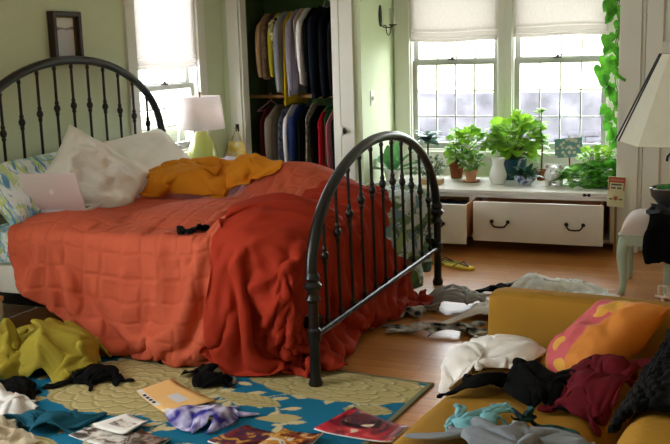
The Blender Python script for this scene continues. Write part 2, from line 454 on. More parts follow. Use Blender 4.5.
def floral_attr(name, seed, cols, scale):
    """painted leafy print in object space, three colours on white"""
    m = bpy.data.materials.new(name); m.use_nodes = True; nt = m.node_tree; N = nt.nodes; L = nt.links
    p = N['Principled BSDF']; p.inputs['Roughness'].default_value = 0.85
    tc = N.new('ShaderNodeTexCoord'); prev = None
    base = N.new('ShaderNodeRGB'); base.outputs[0].default_value = cols[0]; prev = base.outputs[0]
    for i, c in enumerate(cols[1:]):
        mp = N.new('ShaderNodeMapping'); mp.inputs['Location'].default_value = (seed+i*3.7, i*1.3, seed*.7)
        mp.inputs['Rotation'].default_value = (0.3*i, 0.5, 0.9*i+seed); mp.inputs['Scale'].default_value = (scale*(1+.2*i), scale*0.35, scale)
        L.new(tc.outputs['Object'], mp.inputs[0])
        n = N.new('ShaderNodeTexNoise'); n.inputs['Scale'].default_value = 1.0; n.inputs['Detail'].default_value = 2.5; n.inputs['Distortion'].default_value = 1.2
        L.new(mp.outputs[0], n.inputs['Vector'])
        r = N.new('ShaderNodeValToRGB'); r.color_ramp.elements[0].position = 0.53+0.015*i; r.color_ramp.elements[1].position = 0.57+0.015*i
        L.new(n.outputs['Fac'], r.inputs[0])
        x = N.new('ShaderNodeMix'); x.data_type = 'RGBA'; L.new(r.outputs[0], x.inputs[0]); L.new(prev, x.inputs[6]); x.inputs[7].default_value = c
        prev = x.outputs[2]
    L.new(prev, p.inputs['Base Color'])
    return m
FLORAL = floral_attr('blue_green_floral_print', 1.0, [rgb(222, 230, 236), rgb(140, 190, 214), rgb(190, 208, 140), rgb(96, 150, 190)], 15.0)
FLORAL2 = floral_attr('leafy_duvet_print', 4.0, [rgb(206, 214, 218), rgb(96, 132, 76), rgb(70, 96, 84), rgb(140, 160, 96), rgb(110, 140, 160)], 9.0)
mt = thing('mattress', 'thick mattress in a blue and green patterned fitted sheet', 'mattress', (-2.7, 4.74, 0.43))
mb = MB()
def mattress_fn(x0, x1, y0, y1, z0, z1):
    mb.box(x0, x1, y0, y1, z0, z1, bevel=0.05)
mattress_fn(BX0, BX1, BY0, BY1, 0.43, 0.615)
mb.build('fitted_sheet', FLORAL, mt)

# ------------------------------------------------------------------ window seat with drawers
SX0, SX1, SY0, SY1 = -2.643, -0.725, 6.92, 7.715
ws = thing('window_seat', 'long white built-in window seat with two drawers pulled open', 'window seat', ((SX0+SX1)/2, SY0, 0))
mb = MB(); DZ0, DZ1 = 0.085, 0.372
mb.box(SX0, SX1, SY0+0.25, SY1, 0.0, 0.06)                       # plinth
mb.box(SX0, SX0+0.02, SY0, SY1, 0.06, 0.39); mb.box(SX1-0.04, SX1, SY0, SY1, 0.06, 0.39)
mb.box(SX0, SX1, SY1-0.02, SY1, 0.06, 0.39)
mb.box(SX0+.02, SX1-.04, SY0, SY0+0.02, 0.36, 0.39); mb.box(SX0+.02, SX1-.04, SY0+.02, SY1-.02, 0.06, 0.075)
mb.box(-1.79, -1.745, SY0, SY1-0.02, 0.075, 0.36)
mb.build('carcass', SEATW, ws, bevel=0.003)
MB().box(SX0, SX1, SY0-0.022, SY1, 0.39, 0.42).build('seat_top', SEATW, ws, bevel=0.006)
def drawer(x0, x1, yf, handles, ws=ws):
    d = MB(); d.box(x0, x1, yf, yf+0.02, DZ0, DZ1, bevel=0.003); D = d.build('drawer', SEATW, ws)
    b = MB(); z1 = DZ1-0.025; yb = yf+0.02+0.60; i0, i1 = x0+0.035, x1-0.035
    b.box(i0, i0+0.014, yf+0.0205, yb, DZ0+0.02, z1); b.box(i1-0.014, i1, yf+0.0205, yb, DZ0+0.02, z1)
    b.box(i0+0.014, i1-0.014, yb-0.014, yb, DZ0+0.02, z1); b.box(i0+0.014, i1-0.014, yf+0.0205, yb-0.014, DZ0+0.02, DZ0+0.03)
    b.build('drawer_box', WOODRAW, D, smooth=False)
    for hx in handles:
        h = MB(); zc = 0.232
        for s in (-1, 1): h.ball((hx+s*0.058, yf-0.010, zc), 0.0145, n=12, scale=(1, .7, 1))
        h.tube([(hx-0.058, yf-0.012, zc), (hx-0.052, yf-0.028, zc-0.016), (hx-0.036, yf-0.034, zc-0.033), (hx, yf-0.034, zc-0.036), (hx+0.036, yf-0.034, zc-0.033), (hx+0.052, yf-0.028, zc-0.016), (hx+0.058, yf-0.012, zc)], 0.0062, n=8)
        h.build('handle', BRONZE, D)
    return D
drawer(-2.62, -1.706, 6.50, (-2.40, -1.93))
drawer(-1.696, -0.780, 6.66, (-1.498, -0.970))

# ------------------------------------------------------------------ wall pieces
pf = thing('framed_picture', 'small dark wooden frame with a pale landscape picture above the headboard', 'picture frame', (XL, 4.90, 1.49))
DKW = mat('dark_walnut', rgb(40, 20, 17), 0.4, var=0.2, vscale=10)
def pic_frame(y0, y1, z0, z1, x0, d, fw):
    m = MB()
    m.box(x0, x0+d, y0, y0+fw, z0, z1); m.box(x0, x0+d, y1-fw, y1, z0, z1); m.box(x0, x0+d, y0+fw, y1-fw, z0, z0+fw); m.box(x0, x0+d, y0+fw, y1-fw, z1-fw, z1)
    return m
pic_frame(4.785, 5.06, 1.455, 1.762, XL+0.001, 0.05, 0.03).build('frame', DKW, pf, bevel=0.004)
pic_frame(4.815, 5.03, 1.485, 1.732, XL+0.006, 0.018, 0.007).build('gilt_inner_edge', BRASS, pf)
PIC = bpy.data.materials.new('landscape_print'); PIC.use_nodes = True
nt = PIC.node_tree; N = nt.nodes; L = nt.links
tc = N.new('ShaderNodeTexCoord'); sp = N.new('ShaderNodeSeparateXYZ'); L.new(tc.outputs['Object'], sp.inputs[0])
nz = N.new('ShaderNodeTexNoise'); nz.inputs['Scale'].default_value = 22; nz.inputs['Detail'].default_value = 5; L.new(tc.outputs['Object'], nz.inputs['Vector'])
ad = N.new('ShaderNodeMath'); ad.operation = 'MULTIPLY_ADD'; ad.inputs[1].default_value = 0.05; L.new(nz.outputs['Fac'], ad.inputs[0]); L.new(sp.outputs['Z'], ad.inputs[2])
rp = N.new('ShaderNodeValToRGB'); L.new(ad.outputs[0], rp.inputs[0])
mr = N.new('ShaderNodeMapRange'); mr.inputs[1].default_value = 1.50; mr.inputs[2].default_value = 1.76; L.new(ad.outputs[0], mr.inputs[0]); L.new(mr.outputs[0], rp.inputs[0])
cr = rp.color_ramp; cr.elements[0].color = rgb(196, 190, 198); cr.elements[1].color = rgb(226, 226, 226); cr.elements[1].position = 0.8
e = cr.elements.new(0.66); e.color = rgb(210, 204, 212); e = cr.elements.new(0.70); e.color = rgb(84, 84, 84); e = cr.elements.new(0.74); e.color = rgb(220, 220, 222)
L.new(rp.outputs[0], N['Principled BSDF'].inputs['Base Color'])
MB().box(XL+0.004, XL+0.010, 4.82, 5.025, 1.49, 1.727).build('picture', PIC, pf, smooth=False)

sc = thing('wall_sconce', 'black iron candle sconce on the bright wall beside the alcove window', 'sconce', (-2.645, 7.45, 1.60))
IVORY = mat('candle_wax', rgb(228, 226, 214), 0.5, trans=0.2)
m = MB(); m.poly([(-2.644, 7.39+0.03*math.cos(a)*(1 if abs(math.sin(a)) < .7 else .8), 1.735+0.085*math.sin(a)) for a in [2*PI*i/20 for i in range(20)]], (0.008, 0, 0)); m.build('backplate', BLACKM, sc)
m = MB()
m.tube([(-2.635, 7.39, 1.66), (-2.615, 7.40, 1.645), (-2.575, 7.45, 1.64), (-2.56, 7.47, 1.655)], 0.005, n=8)
m.tube([(-2.615, 7.395, 1.66)]+[(-2.595, 7.46-0.062*math.cos(a), 1.655-0.075*math.sin(a)) for a in [PI*i/10 for i in range(11)]], 0.0045, n=8)
m.lathe([(0.0, 0), (0.03, 0.002), (0.034, 0.010), (0.014, 0.012), (0.0, 0.012)], (-2.56, 7.47, 1.655), n=16); m.build('arm', BLACKM, sc)
MB().lathe([(0.0, 0.012), (0.017, 0.012), (0.017, 0.11), (0.004, 0.115), (0, 0.115)], (-2.56, 7.47, 1.655), n=14).build('candle', IVORY, sc)
m = MB(); m.lathe([(0.031, 0.012), (0.033, 0.14)], (-2.56, 7.47, 1.655), n=20); m.build('glass_shade', GLASS, sc, solid=0.0015)
lsw = thing('light_switch', 'white light switch plate on the bright alcove side wall below the sconce', 'light switch', (-2.645, 7.17, 1.04))
MB().box(-2.6445, -2.638, 7.135, 7.205, 1.03, 1.15, bevel=0.002).build('plate', TRIM, lsw)
MB().box(-2.638, -2.627, 7.16, 7.18, 1.075, 1.105).build('toggle', TRIM, lsw)
kn = thing('door_catch', 'small black catch on the white closet trim', 'latch', (-2.79, YF-0.03, 0.85))
MB().box(-2.82, -2.806, YF-0.034, YF-0.022, 0.81, 0.89).build('strike_plate', TRIM, kn)
MB().ball((-2.785, YF-0.036, 0.85), 0.02, scale=(.8, .7, 1.3)).build('knob', BLACKM, kn)

# ------------------------------------------------------------------ bedside
ns = thing('nightstand', 'white bedside table behind the far side of the bed', 'nightstand', (-3.50, 6.12, 0))
MB().box(-3.78, -3.20, 5.86, 6.40, 0.655, 0.685, bevel=0.005).build('table_top', SEATW, ns)
MB().box(-3.75, -3.23, 5.90, 6.37, 0.46, 0.654).build('body', SEATW, ns, bevel=0.003)
for sx in (-3.74, -3.24-0.035):
    for sy in (5.91, 6.325): MB().box(sx, sx+0.035, sy, sy+0.035, 0, 0.46).build('leg', SEATW, ns)
m = MB().box(-3.72, -3.26, 5.885, 5.90, 0.48, 0.64, bevel=0.002).build('drawer', SEATW, ns); MB().ball((-3.49, 5.872, 0.56), 0.014).build('knob', BRONZE, m)
bl = thing('table_lamp', 'pale green glass lamp with a white drum shade by the side window', 'lamp', (-3.56, 6.05, 0.685))
LGRN = mat('lime_green_glass', rgb(182, 186, 104), 0.15, var=0.04, vscale=4, trans=0.25, coat=0.5)
SHADE = mat('white_lampshade_linen', rgb(240, 232, 230), 0.85, var=0.02, vscale=80, trans=0.5)
MB().lathe([(0.0, 0.0), (0.095, 0.0), (0.112, 0.02), (0.113, 0.06), (0.098, 0.12), (0.07, 0.19), (0.043, 0.235), (0.03, 0.24), (0, 0.24)], (-3.56, 6.05, 0.685), n=40).build('base', LGRN, bl)
m = MB(); m.tube([(-3.56, 6.05, 0.92), (-3.56, 6.05, 1.185)], 0.006); m.ball((-3.56, 6.05, 1.195), 0.011, scale=(1, 1, 1.4))
m.tube([(-3.70, 6.05, 1.165), (-3.42, 6.05, 1.165)], 0.003, n=6); m.build('harp', BRASS, bl)
m = MB(); m.lathe([(0.172, 0.0), (0.146, 0.235)], (-3.56, 6.05, 0.94), n=48); m.build('lamp_shade', SHADE, bl, solid=0.003)
ch = thing('candlestick', 'small dark candle holder standing left of the green lamp', 'candle holder', (-3.70, 5.93, 0.685))
MB().lathe([(0, 0), (0.03, 0), (0.03, 0.008), (0.008, 0.02), (0.006, 0.05), (0.014, 0.06), (0.006, 0.07), (0.007, 0.10), (0.022, 0.125), (0.024, 0.145), (0.0, 0.14)], (-3.70, 5.93, 0.685), n=20).build('stem', BRONZE, ch)
# ceramic dish and folded cloth on the nightstand
LILAC = mat('pale_lilac_cotton', rgb(214, 206, 222), 0.9, bump=0.3, bscale=25)
m = MB()
m.grid(lambda u, v: Vector((-3.30+0.13*(u-.5)*1.4, 6.0+0.18*(v-.5), 0.690+0.055*math.sin(PI*u)**.5*math.sin(PI*v)**.5+0.014*noise.noise((u*5, v*5, 3)))), 22, 18)
tag(m.build('folded_cloth', LILAC, solid=0.004), 'folded pale lilac cloth on the nightstand right of the green lamp', 'cloth')

YEL = mat('yellow_canvas', rgb(214, 172, 42), 0.7, bump=0.2, bscale=80, col2=rgb(226, 214, 170), var=.1, vscale=16)
hb = thing('tote_bag', 'yellow patterned tote bag hanging by its straps on the closet trim', 'bag', (-3.74, YF-0.06, 0.62))
def tote(u, v):
    a = 2*PI*u; w = 0.085+0.03*(1-v); 
    return Vector((-3.735+w*math.cos(a)*(1-.15*v), YF-0.062+0.035*math.sin(a)*(1-.4*v)+0.006*math.sin(a*3+v*5), 0.60+0.16*v))
m = MB(); m.grid(tote, 28, 14, closed_u=True); m.build('bag_body', YEL, hb, solid=0.003)
for s in (-1, 1):
    MB().tube([(-3.735-0.05, YF-0.062+s*0.018, 0.755), (-3.735-0.018, YF-0.05, 0.83), (-3.735, YF-0.04, 0.868), (-3.735+0.018, YF-0.05, 0.83), (-3.735+0.05, YF-0.062+s*0.018, 0.755)], 0.007, n=6, flat=(1, .5)).build('strap', YEL, hb)
hk = MB(); hk.box(-3.75, -3.72, YF-0.028, YF-0.022, 0.84, 0.90); hk.tube([(-3.735, YF-0.025, 0.87), (-3.735, YF-0.05, 0.86), (-3.735, YF-0.055, 0.875)], 0.005, n=8)
tag(hk.build('coat_hook', BRONZE), 'small dark hook on the closet trim holding the yellow tote', 'hook')

# ------------------------------------------------------------------ closet
RODM = mat('closet_rod_wood', rgb(160, 112, 60), 0.5, var=0.1)
r1 = MB(); r1.tube([(-3.828, 7.35, 1.93), (-2.77, 7.35, 1.93)], 0.016); tag(r1.build('closet_rod', RODM), 'upper wooden closet rod carrying jackets and shirts', 'closet rod', 'closet rods')
r1 = MB(); r1.tube([(-3.828, 7.35, 1.10), (-2.77, 7.35, 1.10)], 0.016); tag(r1.build('closet_rod', RODM), 'lower wooden closet rod below the jackets', 'closet rod', 'closet rods')
WIRE = mat('white_wire', rgb(220, 220, 215), 0.35)
PINKW = mat('pink_plastic', rgb(226, 150, 160), 0.4); GRNP = mat('green_plastic', rgb(40, 150, 80), 0.4)
def hanger(x, y, zrod, m, label, tilt=0.0):
    h = MB(); z = zrod+0.016
    hook = [(x, y+0.018*math.cos(a)+0.0, z+0.002+0.018*math.sin(a)-0.002) for a in [PI*1.15-i*PI*1.15/8 for i in range(9)]]
    h.tube([(x, y+0.018, z)][:0]+hook+[(x, y+0.012, z-0.03), (x, y, z-0.05)], 0.0025, n=6)
    h.tube([(x, y, z-0.05), (x+tilt, y-0.20, z-0.12), (x+tilt, y-0.205, z-0.128), (x, y+0.20, z-0.128), (x, y+0.20, z-0.12), (x, y, z-0.05)], 0.003, n=6)
    return tag(h.build('clothes_hanger', m), label, 'hanger', 'hangers in the closet')
def garment(x, zsh, zhem, w, th, m, name, label, sleeve=True, seed=0, group='clothes on the upper closet rod', twist=0.25, y0=7.35, neck=0.055, sl_len=0.42, extra=None):
    """hung garment: shoulders slope from the collar, body hangs in soft folds, side on to the rod"""
    rnd = random.Random(seed)
    g = thing(name, label, 'clothing', (x, y0, zhem), group)
    p1, p2 = rnd.random()*6, rnd.random()*6; n = 36; L = zsh-zhem
    def fn(u, v):
        a = 2*PI*u; z = zsh-L*v
        k = min(1, v*L/0.11)                      # shoulder slope
        hw = neck+(w-neck)*k**0.8; t = th*(0.45+0.55*k)
        c, s = math.cos(a), math.sin(a)
        yy = hw*(abs(c)**0.7)*(1 if c > 0 else -1)*(1+0.04*math.sin(v*4+p2)); f = 0.30*math.sin(yy*42+p1+v*1.5)*min(1, v*2)
        xx = t*s*(1+0.12*math.sin(v*5+p1))+t*f
        return Vector((x+xx+twist*yy*0.25, y0+yy, z+0.012*math.sin(a*2+p1)*v))
    b = MB(); b.grid(fn, n, 26, closed_u=True); b.bm.verts.ensure_lookup_table()
    b.bm.faces.new([b.bm.verts[i] for i in range(n)][::-1])
    b.build('body', m, g)
    if sleeve:
        for s in (-1, 1):
            q = MB(); sy = y0+s*(w-0.01)
            pts = [(x+twist*(sy-y0)*.25, sy-s*0.05, zsh-0.085), (x+twist*(sy-y0)*.25, sy+s*0.005, zsh-0.13), (x+0.006+twist*(sy-y0)*.25, sy+s*0.018, zsh-0.13-sl_len*.45), (x+twist*(sy-y0)*.25+0.004, sy+s*0.005, zsh-0.11-sl_len*.8), (x+twist*(sy-y0)*.25, sy-s*0.012, zsh-0.11-sl_len)]
            q.tube(pts, [th*.8, th*1.05, th*.95, th*.85, th*.7], n=12, flat=(1, 1.25)); q.build('sleeve', m, g, sub=1)
    if extra: extra(g, x, zsh, y0, w, th)
    return g
def fab(name, *c, **k):
    k.setdefault('bump', 0.15); k.setdefault('bscale', 120); k.setdefault('var', 0.08); k.setdefault('vscale', 12)
    return mat(name, rgb(*c), 0.9, **k)
F_TAN = fab('tan_corduroy', 168, 138, 104); F_PLAID = fab('brown_plaid_wool', 82, 60, 48, col2=rgb(120, 96, 78), vscale=30)
F_OLV = fab('olive_yellow_knit', 160, 150, 40); F_GREY = fab('grey_jersey', 138, 138, 146); F_MUST = fab('mustard_cotton', 196, 164, 30)
F_GRL = fab('lilac_grey_jersey', 140, 132, 146); F_TPE = fab('taupe_cotton', 176, 156, 136); F_WHT = fab('white_cotton', 224, 218, 220)
F_BLK = fab('black_cotton', 10, 10, 12); F_NVY = fab('navy_wool', 14, 19, 30); F_INK = fab('ink_blue_twill', 11, 13, 20)
F_MAR = fab('maroon_cotton', 92, 26, 36); F_TPL = fab('grey_taupe_knit', 128, 118, 104); F_CRM = fab('cream_lace', 196, 186, 164, col2=rgb(120, 112, 96), vscale=40)
F_RED = fab('red_cotton', 186, 36, 48); F_PNK = fab('rose_pink_cotton', 208, 120, 132); F_BLU = fab('royal_navy_cotton', 34, 48, 92); F_GRN = fab('green_fleece', 44, 120, 74)
F_PRT = fab('navy_ring_print', 40, 44, 62, col2=rgb(110, 116, 136), vscale=34); F_CHK = fab('black_cream_print', 40, 38, 30, col2=rgb(214, 204, 150), vscale=28)
garment(-3.613, 1.79, 1.27, 0.21, 0.024, F_TAN, 'corduroy_jacket', 'tan corduroy jacket at the left end of the upper rod', seed=1)
garment(-3.562, 1.79, 1.26, 0.21, 0.024, F_PLAID, 'plaid_shirt', 'brown plaid shirt between the tan jacket and yellow top', seed=2)
def collar(g, x, zsh, y0, w, th):
    q = MB(); q.tube([(x, y0-0.05, zsh-0.02), (x-0.01, y0-0.17, zsh-0.10), (x+0.014, y0-0.205, zsh-0.16), (x+0.02, y0-0.19, zsh-0.3)], [0.014, 0.03, 0.028, 0.016], n=10); q.build('patterned_scarf', F_CHK, g)
garment(-3.505, 1.79, 1.27, 0.20, 0.024, F_OLV, 'olive_cardigan', 'olive yellow cardigan with a black and cream print collar', seed=3, extra=collar)
garment(-3.446, 1.80, 1.14, 0.21, 0.026, F_GREY, 'grey_sweater', 'grey long-sleeved sweater left of the mustard shirt', seed=4, sl_len=0.56)
garment(-3.390, 1.80, 1.04, 0.19, 0.02, F_MUST, 'mustard_shirt', 'mustard yellow shirt hanging lowest between two grey tops', seed=5, sleeve=False)
garment(-3.339, 1.81, 1.12, 0.21, 0.026, F_GRL, 'grey_cardigan', 'lilac grey cardigan right of the mustard shirt', seed=6, sl_len=0.56)
garment(-3.293, 1.82, 1.40, 0.19, 0.018, F_TPE, 'taupe_blouse', 'short taupe blouse squeezed beside the white shirt', seed=7, sleeve=False)
garment(-3.244, 1.82, 1.2, 0.21, 0.024, F_WHT, 'white_shirt', 'white long-sleeved shirt in the middle of the upper rod', seed=8)
garment(-3.190, 1.82, 1.16, 0.20, 0.024, F_BLK, 'black_blouse', 'black top directly right of the white shirt', seed=9)
garment(-3.125, 1.83, 1.09, 0.22, 0.034, F_NVY, 'navy_coat', 'thick navy coat among the dark clothes on the upper rod', seed=10, sl_len=0.6)
garment(-3.042, 1.82, 1.1, 0.21, 0.030, F_INK, 'dark_blazer', 'ink black blazer under the bare wire hanger', seed=11, sl_len=0.6)
garment(-2.972, 1.79, 1.12, 0.20, 0.030, F_BLK, 'black_jacket', 'black jacket nearest the right end of the upper rod', seed=12, sl_len=0.56)
low = 'clothes on the lower closet rod'
garment(-3.637, 1.01, 0.38, 0.19, 0.022, F_MAR, 'maroon_dress', 'dark maroon dress at the left end of the lower rod', seed=21, group=low, sleeve=False)
garment(-3.553, 1.03, 0.36, 0.21, 0.034, F_TPL, 'taupe_sweater', 'grey taupe sweater on the lower rod beside a pink hanger', seed=22, group=low)
garment(-3.465, 1.00, 0.30, 0.18, 0.024, F_PRT, 'ring_print_scarf', 'navy scarf with pale ring print on the lower rod', seed=23, group=low, sleeve=False, neck=0.10)
garment(-3.404, 1.03, 0.34, 0.20, 0.020, F_WHT, 'white_blouse', 'thin white blouse edge left of the royal navy shirt', seed=24, group=low)
garment(-3.344, 1.03, 0.34, 0.20, 0.028, F_BLU, 'navy_shirt', 'royal navy shirt beside the white blouse on the lower rod', seed=25, group=low)
garment(-3.279, 1.01, 0.34, 0.19, 0.026, F_BLK, 'black_skirt', 'black skirt left of the cream lace top', seed=26, group=low, sleeve=False)
garment(-3.218, 1.04, 0.34, 0.19, 0.018, F_CRM, 'lace_top', 'cream lace top in the middle of the lower rod', seed=27, group=low, sleeve=False)
garment(-3.167, 1.02, 0.34, 0.20, 0.026, F_BLK, 'black_trousers', 'black trousers between the cream lace and red shirt', seed=28, group=low, sleeve=False)
garment(-3.107, 1.00, 0.34, 0.19, 0.020, F_RED, 'red_shirt', 'bright red shirt left of the green hanger', seed=29, group=low, sleeve=False)
garment(-3.065, 1.02, 0.55, 0.15, 0.012, F_GRN, 'green_top', 'slim green top between the red and pink shirts', seed=30, group=low, sleeve=False)
garment(-3.028, 0.99, 0.34, 0.19, 0.018, F_PNK, 'pink_shirt', 'rose pink shirt right of the green top', seed=31, group=low, sleeve=False)
garment(-2.972, 1.01, 0.34, 0.20, 0.028, F_NVY, 'navy_cardigan', 'navy cardigan at the right end of the lower rod', seed=32, group=low, sleeve=False)
garment(-2.907, 1.01, 0.34, 0.19, 0.024, F_BLK, 'black_cardigan', 'black cardigan tucked behind the closet trim on the lower rod', seed=33, group=low, sleeve=False)
hanger(-3.085, 7.35, 1.93, WIRE, 'empty white wire hanger at the top right of the closet', 0.05)
hanger(-3.63, 7.35, 1.10, PINKW, 'pink hanger on the lower rod left of the taupe sweater', -0.02)
hanger(-3.06, 7.35, 1.10, GRNP, 'green plastic hanger on the lower rod beside the red shirt', 0.01)

# dark clothing showing in the open left drawer
m = MB()
m.grid(lambda u, v: Vector((-2.55+0.78*u, 6.56+0.50*v, 0.285+0.05*(math.sin(PI*u)*math.sin(PI*v))**.5+0.03*noise.noise((u*6, v*4, 1.5))+0.012*noise.noise((u*17, v*13, 4)))), 50, 34)
tag(m.build('folded_clothes', F_INK, solid=0.006), 'dark clothes lying in the open left drawer of the window seat', 'clothing')

# ------------------------------------------------------------------ rug: woven flowers and leaves
RX0, RX1, RY0, RY1 = -3.95, -1.175, 2.15, 3.905
def rug():
    nx, ny = 420, 270
    gx = np.linspace(RX0, RX1, nx); gy = np.linspace(RY0, RY1, ny)
    X, Y = np.meshgrid(gx, gy)
    lv = [0.0]*0
    teal = np.array(rgb(22, 104, 136)[:3]); tan = np.array(rgb(178, 162, 112)[:3]); olive = np.array(rgb(148, 138, 88)[:3]); cream = np.array(rgb(198, 184, 140)[:3])
    C = np.empty(X.shape+(3,)); C[:] = teal
    def paint(mask, c): C[mask] = c
    rnd = random.Random(11)
    def leaf(cx, cy, l, w, a, c=cream, vein=True):
        u = (X-cx)*math.cos(a)+(Y-cy)*math.sin(a); v = -(X-cx)*math.sin(a)+(Y-cy)*math.cos(a)
        k = (np.abs(u) < l)
        prof = w*(1-(u/l)**2)**1.0*(1+0.35*u/l)
        m = k & (np.abs(v) < prof); paint(m, c)
        if vein and w > 0.05:
            paint(m & (np.abs(v) < 0.004), olive)
            paint(m & (np.abs(np.mod(u+np.abs(v)*1.2, 0.045)-0.02) < 0.005), olive)
    def stem(p0, p1, bend, leaves=6, s=0.05):
        p0, p1 = np.array(p0), np.array(p1); d = p1-p0; nrm = np.array([-d[1], d[0]])
        ts = np.linspace(0, 1, 60); pts = [p0+d*t+nrm*bend*math.sin(PI*t) for t in ts]
        D = np.full(X.shape, 9.0)
        for p in pts: D = np.minimum(D, np.hypot(X-p[0], Y-p[1]))
        paint(D < 0.006, cream)
        for i in range(leaves):
            t = (i+0.6)/leaves; p = p0+d*t+nrm*bend*math.sin(PI*t); a = math.atan2(d[1], d[0])
            for sgn in (1, -1):
                b = a+sgn*0.9
                leaf(p[0]+math.cos(b)*s*1.3, p[1]+math.sin(b)*s*1.3, s, s*0.42, b)
    def bloom(cx, cy, rx, ry, petals, rings=5, ph=0):
        u, v = (X-cx)/rx, (Y-cy)/ry; r = np.hypot(u, v); a = np.arctan2(v, u)
        edge = 1+0.06*np.abs(np.sin(a*petals/2+ph))
        m = r < edge; paint(m, tan)
        for k in range(1, rings+1):
            rk = k/rings; off = (k % 2)*PI/petals
            arc = rk*(0.88+0.14*np.abs(np.sin((a+off)*petals/2)))
            paint(m & (np.abs(r-arc+0.045) < 0.014), cream)
            paint(m & (np.abs(r-arc) < 0.020), olive)
            paint(m & (np.abs(np.sin((a+off)*petals/2)) < 0.09) & (r < arc) & (r > (k-1)/rings*0.95), olive)
        paint(r < 0.07, olive)
    # stems and leaves first, the blooms over them
    for p0, p1, b in (((-1.95, 3.05), (-1.25, 3.72), 0.2), ((-2.1, 3.1), (-1.3, 2.75), -0.25), ((-1.75, 3.6), (-1.2, 3.30), 0.2), ((-2.3, 3.85), (-1.95, 3.25), 0.15), ((-2.95, 3.6), (-2.45, 3.95), 0.2), ((-3.1, 3.0), (-3.5, 3.6), 0.3), ((-2.7, 2.9), (-1.9, 2.5), 0.2), ((-1.7, 2.5), (-1.2, 3.0), 0.2), ((-2.15, 3.42), (-1.55, 3.18), 0.25)):
        stem(p0, p1, b, 5, 0.046)
    for _ in range(60):
        cx, cy, a = rnd.uniform(-3.8, -1.25), rnd.uniform(2.3, 3.85), rnd.uniform(0, 2*PI); s_ = rnd.uniform(.028, .05)
        for k in (-1, 0, 1): leaf(cx+math.cos(a+k*.9)*s_*1.2, cy+math.sin(a+k*.9)*s_*1.2, s_, s_*.4, a+k*.9)
    bloom(-2.43, 3.38, 0.40, 0.34, 13, 6)
    bloom(-1.58, 3.74, 0.42, 0.20, 11, 5, 0.4)
    bloom(-3.35, 3.55, 0.36, 0.30, 12, 5)
    bloom(-2.5, 2.45, 0.42, 0.30, 13, 6)
    bloom(-1.50, 2.55, 0.30, 0.24, 11, 5)
    for cx, cy, l, w, a in ((-1.86, 3.42, 0.19, 0.062, -0.1), (-1.32, 3.50, 0.11, 0.055, 0.2), (-2.12, 3.70, 0.16, 0.06, 0.5), (-2.03, 3.13, 0.15, 0.06, 0.3), (-2.62, 3.85, 0.14, 0.05, -0.3), (-2.8, 3.02, 0.14, 0.05, 0.6), (-1.62, 3.28, 0.10, 0.045, 0.4)):
        leaf(cx, cy, l, w, a, tan)
    edge = np.minimum(np.minimum(X-RX0, RX1-X), np.minimum(Y-RY0, RY1-Y))
    paint(edge < 0.02, np.array(rgb(120, 118, 92)[:3]))
    me = bpy.data.meshes.new('area_rug')
    wob = 0.004*np.sin(X*5+Y*3)*(edge > 0.03)
    V = np.stack([X, Y, 0.010+0*wob], -1).reshape(-1, 3)
    i = np.arange(nx*ny).reshape(ny, nx)
    Fq = np.stack([i[:-1, :-1], i[:-1, 1:], i[1:, 1:], i[1:, :-1]], -1).reshape(-1, 4)
    me.from_pydata(V.tolist(), [], Fq.tolist()); me.update()
    ca = me.color_attributes.new('pattern', 'FLOAT_COLOR', 'POINT')
    ca.data.foreach_set('color', np.concatenate([C.reshape(-1, 3), np.ones((nx*ny, 1))], 1).astype(np.float32).ravel())
    o = finish('area_rug', me, attr_mat('woven_wool', 0.95, bump=0.35, bscale=260))
    k = o.modifiers.new('solidify', 'SOLIDIFY'); k.thickness = 0.008; k.offset = -1
    me.transform(Matrix.Translation((1.19, -3.89, 0))); o.location = (-1.19, 3.89, 0); o.rotation_euler.z = math.radians(-4)
    return tag(o, 'teal area rug with large tan flowers and leaves beside the bed', 'rug')
rug()

# ------------------------------------------------------------------ sofa
SOFAM = mat('ochre_velour', rgb(158, 117, 42), 0.85, var=0.06, vscale=3, bump=0.12, bscale=180)
sofa = thing('loveseat', 'ochre yellow upholstered loveseat heaped with clothes in the right foreground', 'sofa', (-0.82, 3.38, 0))
def soft(mb, x0, x1, y0, y1, z0, z1, puff=0.015, b=0.05):
    """upholstered block: rounded edges, faces slightly puffed"""
    n0 = len(mb.bm.verts)
    mb.box(x0, x1, y0, y1, z0, z1, bevel=b)
    return mb
m = MB(); soft(m, -0.745, 0.02, 1.55, 3.36, 0.10, 0.285, b=0.03); m.build('base', SOFAM, sofa, sub=1)
m = MB(); nu, nv = 30, 60
def seat_fn(u, v):
    x = -0.775+0.56*u; y = 1.60+1.75*v
    d = min(u, 1-u, 1)*0.56; e = min(v, 1-v)*1.75
    round_ = (min(1, d/0.09)*(2-min(1, d/0.09)))**0.5*(min(1, e/0.06)*(2-min(1, e/0.06)))**0.5
    return Vector((x, y, 0.295+0.115*round_+0.008*math.sin(PI*v)+0.004*noise.noise((x*6, y*6, 0))))
m.grid(seat_fn, nu, nv)
m.box(-0.775, -0.215, 1.60, 3.35, 0.286, 0.297)
SC_ = m.build('seat_cushion', SOFAM, sofa)
pp = [(-0.778, 1.61, 0.292), (-0.778, 3.345, 0.292)]
MB().tube(pp, 0.006, n=8).build('piping', mat('ochre_piping', rgb(120, 86, 30), 0.8), SC_)
m = MB(); soft(m, -0.815, 0.02, 3.365, 3.52, 0.08, 0.595, b=0.045); m.build('armrest', SOFAM, sofa, sub=1)
m = MB()
